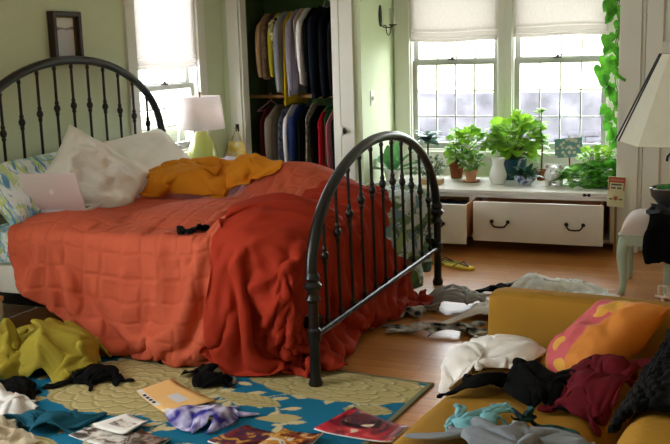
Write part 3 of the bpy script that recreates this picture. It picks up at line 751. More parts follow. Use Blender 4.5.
def back_fn(u, v):
    # rounded slab leaning back: loop around its section, swept along the sofa
    a = 2*PI*u; cx, cz = 0.075, 0.50; hx, hz = 0.105, 0.40
    c, s = math.cos(a), math.sin(a); k = 0.35
    px = hx*(abs(c)**k)*(1 if c > 0 else -1); pz = hz*(abs(s)**k)*(1 if s > 0 else -1)
    y = 1.55+1.83*v; e = min(v, 1-v)*1.83; q = 0.88+0.12*min(1, e/0.06)
    return Vector((cx-0.02+px*q+0.23*pz, y, cz+pz*q))
m.grid(back_fn, 36, 30, closed_u=True); m.bm.verts.ensure_lookup_table()
m.bm.faces.new([m.bm.verts[i] for i in range(36)]); m.bm.faces.new([m.bm.verts[29*36+i] for i in range(36)][::-1])
m.build('backrest', SOFAM, sofa)
for y in (1.63, 3.45):
    for x in (-0.76, -0.06): MB().lathe([(0.0, 0), (0.018, 0), (0.028, 0.10), (0, 0.10)], (x, y, 0.0), n=12).build('leg', DKW, sofa)
turn(sofa, -6)
# black knitted cardigan draped over the back cushion
def knit(u, v):
    y = 1.62+0.80*u+0.03*noise.noise((v*5, u*3, 1)); a = PI*(0.42+0.40*v*(0.86+0.14*math.sin(u*9)))
    p = back_fn(a/(2*PI), (y-1.55)/1.83)
    n = 0.016+0.012*abs(noise.noise((u*7, v*6, 3)))+0.004*math.sin(v*60)*math.sin(u*90)
    nx, nz = math.cos(a), math.sin(a)
    q = p+Vector((nx*n, 0, nz*n))-Vector((-0.82, 3.38, 0)); return q
m = MB(); m.grid(knit, 90, 60)
kn_ = m.build('black_knit_cardigan', mat('black_chunky_knit', rgb(7, 7, 8), 0.95, bump=0.5, bscale=70), solid=0.012)
kn_.location = (-0.82, 3.38, 0); turn(kn_, -6); tag(kn_, 'black knitted cardigan draped over the loveseat back at the right edge', 'clothing', 'clothes heaped on the loveseat')

# cushions and pillows
def pillow_mesh(a, b, c, seed, pinch=0.10, wr=0.012):
    rnd = random.Random(seed); n = 40
    bm = bmesh.new(); V = {}
    for side in (1, -1):
        for j in range(n+1):
            for i in range(n+1):
                u, v = -1+2*i/n, -1+2*j/n
                if side == -1 and (i in (0, n) or j in (0, n)): V[(side, i, j)] = V[(1, i, j)]; continue
                x = a*u*(1-pinch*(1-abs(v)**2)*0.6*abs(u)**3); y = b*v*(1-pinch*(1-abs(u)**2)*0.6*abs(v)**3)
                h = c*((1-u**4)*(1-v**4))**0.55
                rad = (1-u*u)*(1-v*v)
                z = side*h+wr*noise.noise((u*2.2+seed, v*2.2, side*3.1))*3*rad**0.5+wr*noise.noise((u*6+seed, v*6, side))*rad**0.3
                V[(side, i, j)] = bm.verts.new((x, y, z))
    for side in (1, -1):
        for j in range(n):
            for i in range(n):
                q = [V[(side, i, j)], V[(side, i+1, j)], V[(side, i+1, j+1)], V[(side, i, j+1)]]
                bm.faces.new(q if side == 1 else q[::-1])
    me = bpy.data.meshes.new('pillow'); bm.to_mesh(me); bm.free(); return me
def frame_to(c, xaxis, normal):
    z = Vector(normal).normalized(); x = Vector(xaxis); x = (x-z*x.dot(z)).normalized(); y = z.cross(x)
    return Matrix(((x.x, y.x, z.x, c[0]), (x.y, y.y, z.y, c[1]), (x.z, y.z, z.z, c[2]), (0, 0, 0, 1)))
def pillow(name, m, label, cat, c, xaxis, normal, a, b, t, seed, group=None, **k):
    me = pillow_mesh(a, b, t, seed, **k); me.name = name
    o = finish(name, me, m); o.matrix_world = frame_to(c, xaxis, normal)
    return tag(o, label, cat, group)
PWHT = mat('white_pillow_cotton', rgb(232, 228, 222), 0.85, var=0.02, bump=0.25, bscale=14)
pillow('pillow', FLORAL, 'blue and green patterned pillow at the left head corner of the bed', 'pillow', (-3.56, 4.22, 0.775), (0, 1, 0.03), (0.80, 0.02, 0.60), 0.37, 0.20, 0.07, 3, 'bed pillows', wr=0.014)
pillow('pillow', PWHT, 'long white pillow lying against the right half of the headboard', 'pillow', (-3.46, 5.17, 0.795), (0, 1, 0.02), (0.68, -0.06, 0.72), 0.42, 0.24, 0.09, 8, 'bed pillows', wr=0.012)
pillow('pillow', PWHT, 'crumpled white pillow standing on its corner behind the laptop', 'pillow', (-3.38, 4.53, 0.80), (-0.25, 0.62, -0.66), (0.78, -0.42, 0.45), 0.275, 0.215, 0.085, 14, 'bed pillows', wr=0.022)

CUSH = bpy.data.materials.new('orange_pink_print'); CUSH.use_nodes = True
nt = CUSH.node_tree; N = nt.nodes; L = nt.links; p = N['Principled BSDF']; p.inputs['Roughness'].default_value = 0.8
tc = N.new('ShaderNodeTexCoord'); sx = N.new('ShaderNodeSeparateXYZ'); L.new(tc.outputs['Object'], sx.inputs[0])
nz = N.new('ShaderNodeTexNoise'); nz.inputs['Scale'].default_value = 7; nz.inputs['Detail'].default_value = 1; L.new(tc.outputs['Object'], nz.inputs['Vector'])
def math_(op, a, b=None, cst=None):
    q = N.new('ShaderNodeMath'); q.operation = op
    L.new(a, q.inputs[0])
    if b is not None: L.new(b, q.inputs[1])
    elif cst is not None: q.inputs[1].default_value = cst
    return q.outputs[0]
wv = math_('MULTIPLY', nz.outputs['Fac'], cst=0.10)
yy = math_('ADD', sx.outputs['Y'], wv)
band = math_('LESS_THAN', math_('ABSOLUTE', math_('SUBTRACT', yy, cst=0.11)), cst=0.088)   # pink band
mz = N.new('ShaderNodeTexVoronoi'); mz.inputs['Scale'].default_value = 8.5; L.new(tc.outputs['Object'], mz.inputs['Vector'])
fl_ = math_('LESS_THAN', mz.outputs['Distance'], cst=0.40)
x1 = N.new('ShaderNodeMix'); x1.data_type = 'RGBA'; L.new(band, x1.inputs[0]); x1.inputs[6].default_value = rgb(196, 118, 36); x1.inputs[7].default_value = rgb(188, 80, 84)
both = math_('MULTIPLY', fl_, band)
x2 = N.new('ShaderNodeMix'); x2.data_type = 'RGBA'; L.new(both, x2.inputs[0]); L.new(x1.outputs[2], x2.inputs[6]); x2.inputs[7].default_value = rgb(204, 150, 56)
top_ = math_('GREATER_THAN', yy, cst=0.21)
x3 = N.new('ShaderNodeMix'); x3.data_type = 'RGBA'; L.new(top_, x3.inputs[0]); L.new(x2.outputs[2], x3.inputs[6]); x3.inputs[7].default_value = rgb(190, 142, 50)
L.new(x3.outputs[2], p.inputs['Base Color'])
pillow('throw_pillow', CUSH, 'orange and pink printed throw pillow leaning in the loveseat corner', 'cushion', (-0.365, 3.12, 0.52), (0.62, 0.66, 0.46), (-0.52, -0.22, 0.82), 0.185, 0.17, 0.07, 21, wr=0.008)

# ------------------------------------------------------------------ stool, what lies on it, floor lamp
MINT = mat('pale_mint_paint', rgb(174, 188, 170), 0.45, var=0.04, vscale=10, bump=0.05)
IVC = mat('ivory_upholstery', rgb(206, 190, 184), 0.8, var=0.03, bump=0.1, bscale=150)
st = thing('vanity_stool', 'pale green painted stool with curved legs and a domed ivory seat', 'stool', (-0.42, 5.92, 0))
X0, X1, Y0, Y1 = -0.575, -0.275, 5.70, 6.16
m = MB(); m.box(X0+.02, X1-.02, Y0, Y0+0.025, 0.30, 0.368, bevel=.006); m.box(X0+.02, X1-.02, Y1-0.025, Y1, 0.30, 0.368, bevel=.006); m.box(X0, X0+0.025, Y0+.02, Y1-.02, 0.30, 0.368, bevel=.006); m.box(X1-0.025, X1, Y0+.02, Y1-.02, 0.30, 0.368, bevel=.006)
m.box(X0-0.004, X1+0.004, Y0-0.004, Y1+0.004, 0.355, 0.37, bevel=0.004)
m.build('apron', MINT, st)
m = MB()
def dome(u, v):
    a, b = -1+2*u, -1+2*v
    k = max(0, (1-abs(a)**3.2)*(1-abs(b)**3.2))**0.5
    return Vector(((X0+X1)/2+(X1-X0)/2*a*0.99, (Y0+Y1)/2+(Y1-Y0)/2*b*0.99, 0.3705+0.105*k))
m.grid(dome, 30, 34); m.build('seat', IVC, st)
for sx in (X0+0.028, X1-0.028):
    for sy in (Y0+0.03, Y1-0.03):
        dx = -1 if sx < -0.42 else 1; dy = -1 if sy < 5.9 else 1
        pts = [(sx-dx*.004, sy, 0.36), (sx+dx*0.004, sy+dy*.004, 0.31), (sx+dx*0.014, sy+dy*.010, 0.25), (sx+dx*0.006, sy+dy*.004, 0.15), (sx-dx*0.002, sy, 0.06), (sx+dx*.006, sy+dy*.006, 0.02), (sx+dx*0.012, sy+dy*0.01, 0.0)]
        MB().tube(pts, [0.030, 0.036, 0.034, 0.025, 0.020, 0.021, 0.025], n=14).build('leg', MINT, st, sub=1)

bwl = thing('bowl', 'dark round bowl with a grey rim holding green yarn on the stool', 'bowl', (-0.315, 5.86, 0.53))
DGRY = mat('dark_grey_enamel', rgb(52, 54, 54), 0.3, var=0.1)
m = MB(); m.lathe([(0.0, 0.0), (0.06, 0.0), (0.10, 0.05), (0.108, 0.095), (0.100, 0.098), (0.092, 0.05), (0.0, 0.02)], (-0.315, 5.86, 0.532), n=40); m.build('vessel', DGRY, bwl)
m = MB(); m.tube([(-0.315+0.106*math.cos(a), 5.86+0.106*math.sin(a), 0.63) for a in [2*PI*i/40 for i in range(40)]], 0.006, n=8, closed=True); m.build('rim', mat('grey_metal', rgb(150, 152, 150), 0.25, metal=.7), bwl)
GYARN = mat('green_yarn', rgb(84, 160, 76), 0.9, var=0.3, vscale=20)
random.seed(6); m = MB()
for q in range(7):
    c = (-0.315+random.uniform(-.05, .05), 5.86+random.uniform(-.05, .05), 0.605+random.uniform(0, .02)); r = random.uniform(.025, .045); ph = random.random()*6; t1 = random.uniform(-.5, .5)
    m.tube([(c[0]+r*math.cos(a), c[1]+r*math.sin(a)*math.cos(t1), c[2]+r*math.sin(a)*math.sin(t1)+0.008*math.sin(3*a+ph)) for a in [2*PI*i/20 for i in range(20)]], 0.006, n=6, closed=True)
tag(m.build('yarn_bundle', GYARN), 'loops of green yarn piled in the dark bowl on the stool', 'yarn')

fl_lamp = thing('floor_lamp', 'floor lamp with a faceted cream shade edged in black at the right', 'lamp', (-0.19, 4.40, 0))
CRSH = mat('cream_parchment_shade', rgb(226, 224, 206), 0.8, var=0.02, vscale=30, trans=0.3)
cxl, cyl = -0.185, 4.40
def hexp(r, z, off=-6): return [Vector((cxl+r*math.cos(math.radians(180+60*i+off)), cyl+r*math.sin(math.radians(180+60*i+off)), z)) for i in range(6)]
A, B = hexp(0.285, 1.05), hexp(0.105, 1.43)
m = MB()
for i in range(6):
    a0, a1, b0, b1 = A[i], A[(i+1) % 6], B[i], B[(i+1) % 6]
    vs = [m.bm.verts.new(p) for p in (a0, a1, b1, b0)]; m.bm.faces.new(vs)
bmesh.ops.remove_doubles(m.bm, verts=m.bm.verts, dist=1e-5)
SH = m.build('lamp_shade', CRSH, fl_lamp, smooth=False, solid=0.004)
BLK = mat('black_ribbon', rgb(14, 14, 14), 0.6)
for i in range(6):
    e = (A[(i+1) % 6]-A[i]).normalized(); g = (A[i-1]-A[i]).normalized()
    if i not in (0, 3): continue
    o_ = (A[i]-Vector((cxl, cyl, 1.05))).normalized()*0.004
    MB().tube([A[i]+o_, B[i]+o_], 0.0055, n=6).build('edge_trim', BLK, SH)
    MB().tube([A[i]+e*0.040+o_, B[i]+e*0.016+o_], 0.005, n=6).build('edge_trim', BLK, SH)
m = MB(); m.tube([(cxl, cyl, 0.02), (cxl, cyl, 1.10)], 0.011); m.tube([(cxl, cyl, 1.43), (cxl, cyl, 1.46)], 0.006)
for i in range(6):
    m.tube([(cxl, cyl, 1.425), B[i]], 0.003, n=6)
m.tube([(cxl, cyl, 1.10), (cxl, cyl, 1.43)], 0.005); m.build('pole', BLACKM, fl_lamp)
m = MB(); m.lathe([(0, 0), (0.13, 0), (0.135, 0.012), (0.05, 0.022), (0.014, 0.04), (0, 0.04)], (cxl, cyl, 0.0), n=32); m.build('base', BLACKM, fl_lamp)
m = MB(); m.tube([(cxl, cyl, 0.995), (cxl-0.05, cyl-0.01, 1.0), (cxl-0.062, cyl-0.012, 0.985), (cxl-0.064, cyl-0.012, 0.965)], 0.006, n=8); m.tube([(cxl-0.035, cyl-0.008, 1.0), (cxl-0.037, cyl-0.008, 0.965)], 0.006, n=8); m.build('switch', BLACKM, fl_lamp)

# mint crate at the left edge
mc = thing('painted_crate', 'mint painted wooden box at the left edge beside the olive throw', 'box', (-3.45, 3.50, 0))
m = MB(); m.box(-3.62, -3.325, 3.36, 3.62, 0.018, 0.30, bevel=0.006); m.build('body', MINT, mc)
m = MB(); m.box(-3.625, -3.32, 3.355, 3.625, 0.30, 0.325, bevel=0.004); m.build('lid', mat('pine_lid', rgb(170, 128, 70), 0.6, var=0.15, vscale=5, stretch=(1, 6, 1)), mc)

# ------------------------------------------------------------------ laptop
lp = thing('laptop', 'open silver laptop standing on the bed with its lid towards the room', 'laptop', (-3.345, 4.145, 0.662))
ALU = mat('silver_aluminium', rgb(214, 204, 206), 0.45, metal=0.1)
ex = Vector((0.976, 0.22, 0)); ey = Vector((-0.22, 0.976, 0)); hc = Vector((-3.33, 4.10, 0.672))
def local(M_, mb_): 
    for v in mb_.bm.verts: v.co = M_ @ v.co
R1 = Matrix(((ex.x, ey.x, 0, hc.x), (ex.y, ey.y, 0, hc.y), (0, 0, 1, hc.z), (0, 0, 0, 1)))
m = MB(); m.box(-.1625, .1625, 0.002, .227, -0.008, 0.008, bevel=0.005); local(R1, m); bse = m.build('base', ALU, lp)
m = MB(); m.box(-.14, .14, 0.03, .11, 0.0082, 0.0092); local(R1, m); m.build('keyboard', mat('black_keys', rgb(30, 30, 32), 0.5), bse)
R2 = R1 @ Matrix.Translation((0, 0, 0.010)) @ Matrix.Rotation(math.radians(90+24), 4, 'X')
m = MB(); m.box(-.1625, .1625, 0, .227, -0.004, 0.004, bevel=0.003); local(R2, m); lid = m.build('lid', ALU, lp)
m = MB(); m.box(-.15, .15, 0.012, .215, -0.0052, -0.0042); local(R2, m); m.build('screen', mat('dark_screen', rgb(16, 17, 20), 0.1), lid)
# pale apple-shaped emblem on the lid back
LOGO = mat('white_lid_emblem', rgb(238, 234, 236), 0.3)
pts = []
for i in range(40):
    a = 2*PI*i/40; r = 0.0155*(1+0.10*math.cos(2*a+PI)-0.16*math.exp(-((a-PI/2)/0.35)**2)-0.10*math.exp(-((a-3*PI/2)/0.3)**2))
    if abs((a+PI) % (2*PI)-PI) < 0.42: r *= 0.78
    pts.append((r*math.cos(a), 0.113+r*math.sin(a), 0.0042))
m = MB(); m.poly(pts, (0, 0, 0.0007)); m.poly([(0.001+0.008*t*(1-0.3*s), 0.1285+0.009*t+s*0.004*math.sin(PI*t), 0.0042) for t, s in ((0, 0), (.5, -1), (1, 0), (.5, 1))], (0, 0, 0.0007)); local(R2, m); m.build('emblem', LOGO, lid)

# ------------------------------------------------------------------ paper goods on the rug
def sheet(name, cx, cy, z, w, h, ang, m, curl=0.006, seed=1, th=0.0012):
    b = MB(); c, s = math.cos(math.radians(ang)), math.sin(math.radians(ang))
    def fn(u, v):
        x, y = (u-.5)*w, (v-.5)*h
        return Vector((cx+c*x-s*y, cy+s*x+c*y, z+curl*(abs(noise.noise((u*1.7+seed, v*1.7, seed*.3)))+.6*(u*(1-u) < .05)*v)))
    b.grid(fn, 12, 12)
    return b, fn
ENV = mat('manila_paper', rgb(232, 186, 122), 0.75, var=0.03, vscale=12); PAPW = mat('white_paper', rgb(226, 222, 216), 0.8); INK = mat('printing_ink', rgb(36, 34, 40), 0.7)
en = thing('envelope', 'manila envelope with a pale label lying on the rug medallion', 'envelope', (-2.19, 3.36, 0.014))
def quad(P, u0, u1, v0, v1, dz):
    """a patch inside the quad P (corners in order) at parameters u, v"""
    def at(u, v): return Vector(P[0])*(1-u)*(1-v)+Vector(P[1])*u*(1-v)+Vector(P[2])*u*v+Vector(P[3])*(1-u)*v+Vector((0, 0, dz+0.010*(abs(u-.5)*2)**4))
    b = MB(); b.grid(lambda s, t: at(u0+(u1-u0)*s, v0+(v1-v0)*t), 8, 8); return b
EP = [(-2.10, 3.18, 0.014), (-1.99, 3.37, 0.014), (-2.335, 3.535, 0.014), (-2.37, 3.36, 0.014)]
EP = [(-2.375, 3.355, 0.014), (-2.105, 3.175, 0.014), (-1.985, 3.375, 0.014), (-2.315, 3.545, 0.014)]
E0 = quad(EP, 0, 1, 0, 1, 0.004).build('sleeve', ENV, en, solid=0.004)
quad(EP, 0.0, 0.62, 0.0, 0.14, 0.0068).build('white_strip', PAPW, E0)
for i in range(4): quad(EP, 0.15+0.10*i, 0.22+0.10*i, 0.03, 0.11, 0.0074).build('ink_mark', INK, E0)
quad(EP, 0.42, 0.72, 0.42, 0.68, 0.0068).build('address_label', mat('grey_label', rgb(206, 204, 206), 0.8), E0)
quad(EP, 0.80, 0.995, 0.0, 0.16, 0.0068).build('corner_label', PAPW, E0)
def printed(name, seed, cols, scale):
    """magazine print: patches of picture in the given inks"""
    m = bpy.data.materials.new(name); m.use_nodes = True; nt = m.node_tree; N = nt.nodes; L = nt.links; p = N['Principled BSDF']; p.inputs['Roughness'].default_value = 0.3
    tc = N.new('ShaderNodeTexCoord'); mp = N.new('ShaderNodeMapping'); mp.inputs['Location'].default_value = (seed, seed*2, 0); L.new(tc.outputs['Object'], mp.inputs[0])
    n = N.new('ShaderNodeTexNoise'); n.inputs['Scale'].default_value = scale; n.inputs['Detail'].default_value = 3; n.inputs['Distortion'].default_value = .8; L.new(mp.outputs[0], n.inputs['Vector'])
    r = N.new('ShaderNodeValToRGB'); r.color_ramp.interpolation = 'CONSTANT'; L.new(n.outputs['Fac'], r.inputs[0])
    ps = np.linspace(0.32, 0.66, len(cols))
    r.color_ramp.elements[0].position = 0; r.color_ramp.elements[0].color = cols[0]; r.color_ramp.elements[1].position = float(ps[1]); r.color_ramp.elements[1].color = cols[1]
    for q, c in zip(ps[2:], cols[2:]):
        e = r.color_ramp.elements.new(float(q)); e.color = c
    L.new(r.outputs[0], p.inputs['Base Color']); return m
PRED = printed('red_magazine_print', 3, [rgb(30, 16, 24), rgb(120, 26, 40), rgb(176, 40, 52), rgb(206, 70, 74), rgb(220, 200, 180)], 9)
PMIX = printed('photo_magazine_print', 8, [rgb(40, 20, 26), rgb(110, 40, 44), rgb(70, 44, 66), rgb(180, 130, 60), rgb(216, 206, 200)], 14)
PGRY = printed('newsprint', 5, [rgb(70, 66, 64), rgb(150, 144, 138), rgb(200, 194, 184), rgb(214, 210, 202), rgb(224, 220, 214)], 22)
def booklet(name, label, cat, P, m, z, group=None, th=0.006, extra=None):
    c = sum((Vector((q[0], q[1], 0)) for q in P), Vector((0, 0, 0)))/4
    t = thing(name, label, cat, (c.x, c.y, z), group)
    P3 = [(q[0], q[1], z) for q in P]
    pg = quad(P3, 0, 1, 0, 1, th/2).build('pages', PAPW, t, solid=th)
    quad(P3, 0.0, 1.0, 0.0, 1.0, th+0.0006).build('cover', m, t, solid=0.0005)
    if extra: quad(P3, *extra[0], th+0.0014).build('inset', extra[1], t)
    return t
booklet('magazine', 'glossy red covered magazine open on the rug near the loveseat', 'magazine', [(-1.46, 3.22), (-1.13, 3.20), (-1.12, 3.36), (-1.39, 3.48)], PRED, 0.014, 'magazines on the rug', extra=((0.05, 0.55, 0.5, 0.95), PMIX))
booklet('magazine', 'dark photo covered magazine left of the red one', 'magazine', [(-1.80, 2.98), (-1.55, 2.98), (-1.53, 3.14), (-1.73, 3.17)], PMIX, 0.014, 'magazines on the rug')
booklet('magazine', 'magazine with brown and white photos overlapping beside the red one', 'magazine', [(-1.60, 2.93), (-1.40, 2.96), (-1.40, 3.17), (-1.56, 3.16)], printed('brown_photo_print', 12, [rgb(50, 26, 24), rgb(128, 60, 40), rgb(196, 140, 60), rgb(220, 210, 200), rgb(90, 70, 80)], 18), 0.024, 'magazines on the rug')
booklet('newspaper_page', 'crumpled printed page lowest of the paper pile on the rug', 'paper', [(-2.36, 2.86), (-1.96, 2.80), (-1.95, 2.96), (-2.30, 3.00)], PGRY, 0.014, 'papers on the rug', th=0.003)
booklet('newspaper_page', 'folded white page lying on top of the paper pile', 'paper', [(-2.31, 2.95), (-2.13, 2.92), (-2.12, 3.06), (-2.24, 3.10)], PAPW, 0.028, 'papers on the rug', th=0.004, extra=((0.15, 0.8, 0.3, 0.7), PGRY))
booklet('newspaper_page', 'page with a dark photograph at the right of the paper pile', 'paper', [(-2.10, 2.83), (-1.97, 2.80), (-1.95, 2.93), (-2.09, 2.97)], printed('dark_photo_print', 2, [rgb(36, 34, 32), rgb(90, 84, 78), rgb(150, 140, 130), rgb(60, 56, 54), rgb(200, 196, 190)], 20), 0.030, 'papers on the rug', th=0.003)

# ------------------------------------------------------------------ flip-flops
YFF = mat('yellow_rubber', rgb(214, 186, 44), 0.6); DFF = mat('dark_strap_rubber', rgb(40, 40, 30), 0.6)
def flipflop(c, ang, label, m1):
    t = thing('flip_flop', label, 'sandal', (c[0], c[1], 0), 'flip-flops by the bed')
    M_ = Matrix.Translation((c[0], c[1], 0)) @ Matrix.Rotation(math.radians(ang), 4, 'Z')
    m = MB(); m.poly([(0.125*math.cos(a), (0.040+0.010*math.cos(a))*math.sin(a), 0.001) for a in [2*PI*i/28 for i in range(28)]], (0, 0, 0.018)); local(M_, m); m.build('sole', m1, t, bevel=0.003)
    m = MB()
    for s in (-1, 1): m.tube([(-0.02, s*0.042, 0.018), (0.02, s*0.036, 0.042), (0.075, 0.0, 0.022)], 0.006, n=8, flat=(1, .6))
    local(M_, m); m.build('strap', DFF, t)
flipflop((-1.66, 6.13), -20, 'yellow flip-flop lying on the floor past the foot of the bed', YFF)
flipflop((-1.80, 6.21), 10, 'olive flip-flop half hidden behind the bed post', mat('olive_rubber', rgb(150, 150, 60), 0.6))
# pair of white shoes by the stool
WSH = mat('white_leather', rgb(222, 206, 198), 0.5)
def heel(c, ang, label):
    t = thing('shoe', label, 'shoe', (c[0], c[1], 0), 'white shoes by the stool'); M_ = Matrix.Translation((c[0], c[1], 0.001)) @ Matrix.Rotation(math.radians(ang), 4, 'Z')
    m = MB(); m.grid(lambda u, v: Vector(((u-.5)*.25, (v-.5)*(.075+.015*math.sin(PI*u)), 0.012+0.06*max(0, (.45-u))**1.0*2*.9)), 16, 6); local(M_, m); m.build('sole', WSH, t, solid=0.012)
    m = MB(); m.tube([(-0.105, 0, 0.055), (-0.108, 0, 0.006)], 0.010, n=10); local(M_, m); m.build('heel', WSH, t)
    m = MB()
    for x0 in (0.02, 0.055): m.tube([(x0, -.042, .014), (x0+.005, -.03, .045), (x0+.005, .03, .045), (x0, .042, .014)], 0.007, n=8, flat=(1, .6))
    m.tube([(-0.09, -.034, .06), (-0.115, -.02, .12), (-0.12, .02, .12), (-0.09, .034, .06)], 0.005, n=8); m.tube([(0.03, 0, 0.045), (-0.03, .005, .10), (-0.115, 0, .12)], 0.006, n=8); local(M_, m); m.build('straps', WSH, t)
heel((-0.275, 5.62), 70, 'white strappy shoe at the right edge in front of the stool leg')
heel((-0.16, 5.66), 80, 'white strappy shoe farther right beside its pair')

# black jacket hung over the right half of the stool seat
def jacket_fn(u, v):
    x = -0.425+0.36*u; n = noise.noise((u*5, v*6, 2.0)); n2 = noise.noise((u*13, v*15, 5.0))
    s = v*0.62                                   # length along the cloth from the back of the seat
    edge = 0.012*math.sin(v*13)+0.02*n
    if s < 0.36: y, z = 6.06-s, 0.478+0.012
    else:
        k = min(1, (s-0.36)/0.05); y = 5.70-0.034*k-0.012*k*k; z = 0.488-max(0, s-0.36)*0.98-0.02*k
    a = (x+0.425)/0.30*2-1
    drop_ = 0.03*min(1, max(0, a))**2
    return Vector((x+edge*(1-u), y+0.012*n*(1 if s > .36 else .3)-(0.008*math.sin(u*22+n*3) if s > .38 else 0), z-drop_+abs(0.022*n)+0.007*n2))
m = MB(); m.grid(jacket_fn, 44, 70)
tag(m.build('black_jacket', mat('black_wool_cloth', rgb(6, 6, 8), 0.9, bump=0.2, bscale=90), solid=0.010), 'black jacket draped over the right side of the pale green stool', 'clothing')

# ------------------------------------------------------------------ plants
def leafmat(name, c1, c2, tr=0.35): return mat(name, rgb(*c1), 0.45, col2=rgb(*c2), var=.1, vscale=17, trans=tr)
LF_BRIGHT = leafmat('bright_green_leaf', (164, 206, 66), (104, 160, 44), 0.5); LF_MID = leafmat('mid_green_leaf', (142, 196, 84), (80, 140, 62), .45); LF_DARK = leafmat('dark_blue_green_leaf', (36, 76, 60), (50, 96, 66), .2)
LF_GREY = leafmat('grey_green_leaf', (104, 132, 92), (84, 112, 84)); LF_VINE = leafmat('vine_leaf', (116, 196, 60), (66, 142, 44), 0.5); LF_STRAP = leafmat('blade_leaf', (70, 128, 78), (100, 160, 90))
STEMM = mat('plant_stem', rgb(110, 112, 60), 0.7); BARK = mat('brown_bark', rgb(96, 72, 48), 0.9, var=.2); SOIL = mat('potting_soil', rgb(48, 36, 28), 0.95)
SHAPES = {
    'oval': [(0, .06), (.2, .38), (.45, .5), (.7, .40), (.9, .18), (1, .02)],
    'round': [(0, .10), (.12, .40), (.35, .56), (.6, .56), (.85, .36), (1, .04)],
    'strap': [(0, .07), (.2, .12), (.5, .14), (.75, .11), (.92, .05), (1, .005)],
    'lance': [(0, .04), (.25, .19), (.5, .24), (.75, .16), (.92, .06), (1, .005)],
}
HEART = [(0.0, 0.0), (-.10, .16), (-.12, .34), (-.02, .48), (.18, .54), (.42, .46), (.66, .30), (.86, .12), (1.0, 0.0)]
def add_leaf(bm, base, direction, up, L, shape, droop=0.3, cup=0.15, width=1.0):
    d = Vector(direction).normalized(); u = Vector(up); u = (u-d*u.dot(d))
    if u.length < 1e-3: u = Vector((1, 0, 0))-d*d.x
    u.normalize(); s = d.cross(u)
    rows = []
    if shape == 'heart':
        prof = HEART
    else: prof = SHAPES[shape]
    for t, w in prof:
        w *= width
        c = Vector(base)+d*(L*t)-Vector((0, 0, 1))*(droop*L*max(0, t)**2)
        if shape == 'heart' and t == 0.0 and w == 0: c = Vector(base)
        e = u*(cup*w*L)
        rows.append([bm.verts.new(c-s*w*L+e), bm.verts.new(c if shape != 'heart' or t > 0 else Vector(base)), bm.verts.new(c+s*w*L+e)])
    for a, b in zip(rows[:-1], rows[1:]):
        bm.faces.new((a[0], a[1], b[1], b[0])); bm.faces.new((a[1], a[2], b[2], b[1]))
def bush(parent, c, r, n, L, shape, m, seed, stem_base=None, droop=.35, width=1.0, name='foliage', up=.4, stems=True, flat=0.0):
    rnd = random.Random(seed); f = MB(); sm = MB()
    sb = Vector(stem_base) if stem_base else Vector((c[0], c[1], c[2]-r[2]))
    for i in range(n):
        while True:
            q = Vector((rnd.uniform(-1, 1), rnd.uniform(-1, 1), rnd.uniform(-1, 1)))
            if .25 < q.length < 1: break
        q *= (0.6+0.4*rnd.random())/max(q.length, .6)
        p = Vector(c)+Vector((q.x*r[0], q.y*r[1], q.z*r[2]))
        out = Vector((q.x, q.y, q.z*.6+up)).normalized()+Vector((rnd.uniform(-.5, .5), rnd.uniform(-.5, .5), rnd.uniform(-.4, .3)))
        l = L*rnd.uniform(.65, 1.15)
        add_leaf(f.bm, p, out, Vector((rnd.uniform(-.4, .4), rnd.uniform(-.6, .1), 1)), l, shape, droop*rnd.uniform(.4, 1.4), rnd.uniform(.05, .35), width)
        if stems and i % 2 == 0:
            mid = sb.lerp(p, .5)+Vector((q.x*r[0]*.1, q.y*r[1]*.1, .12*r[2]))
            sm.tube([sb+Vector((rnd.uniform(-.02, .02), rnd.uniform(-.02, .02), 0)), mid, p], .0022, n=5, caps=False)
    F = f.build(name, m, parent, angle=80)
    if stems: sm.build('stems', STEMM, parent)
    return F
def pot(parent, c, prof, m, name='pot', soil=None):
    MB().lathe(prof, c, n=32).build(name, m, parent)
    if soil: MB().lathe([(0, soil[1]), (soil[0], soil[1]), (soil[0], soil[1]-.004), (0, soil[1]-.004)], c, n=24).build('soil', SOIL, parent)
TERRA = mat('terracotta', rgb(208, 150, 124), 0.85, var=.1, vscale=14); BROWNP = mat('brown_terracotta', rgb(140, 76, 48), 0.8, var=.12); GLZ = mat('white_glazed_ceramic', rgb(236, 236, 236), 0.15, coat=.4)
TEALG = mat('blue_teal_glaze', rgb(28, 74, 96), 0.2, var=.15, coat=.4); TEAL2 = mat('grey_teal_glaze', rgb(84, 118, 116), 0.3, var=.1); TANC = mat('tan_ceramic', rgb(196, 156, 106), 0.5, var=.08)
ST = 0.421
def simplepot(r, h, lip=.006): return [(0, 0), (r*.72, 0), (r*.95, h*.78), (r*1.06, h*.78), (r*1.08, h), (r*.95, h), (r*.90, h*.80), (0, h*.80)]

t = thing('potted_plant', 'low grey-green plant in a tan oblong dish left of the terracotta pot', 'plant', (-2.15, 7.12, ST), 'plants on the window seat')
MB().box(-2.235, -2.055, 7.06, 7.18, ST, ST+.045, bevel=.012).build('dish', TANC, t)
bush(t, (-2.16, 7.12, ST+.135), (.14, .09, .10), 90, .055, 'lance', LF_GREY, 3, (-2.15, 7.12, ST+.04), width=1.2)
t = thing('potted_plant', 'leafy plant in a small terracotta pot with a saucer', 'plant', (-1.875, 7.30, ST), 'plants on the window seat')
MB().lathe([(0, 0), (.062, 0), (.078, .012), (.070, .013), (.058, .006), (0, .006)], (-1.875, 7.30, ST), n=32).build('saucer', TERRA, t)
pot(t, (-1.875, 7.30, ST+.008), simplepot(.050, .092), TERRA)
bush(t, (-1.875, 7.31, ST+.165), (.09, .08, .07), 46, .06, 'oval', LF_MID, 4, (-1.875, 7.30, ST+.08))
t = thing('potted_plant', 'bushy light green plant in a brown pot behind the terracotta one', 'plant', (-2.045, 7.50, ST), 'plants on the window seat')
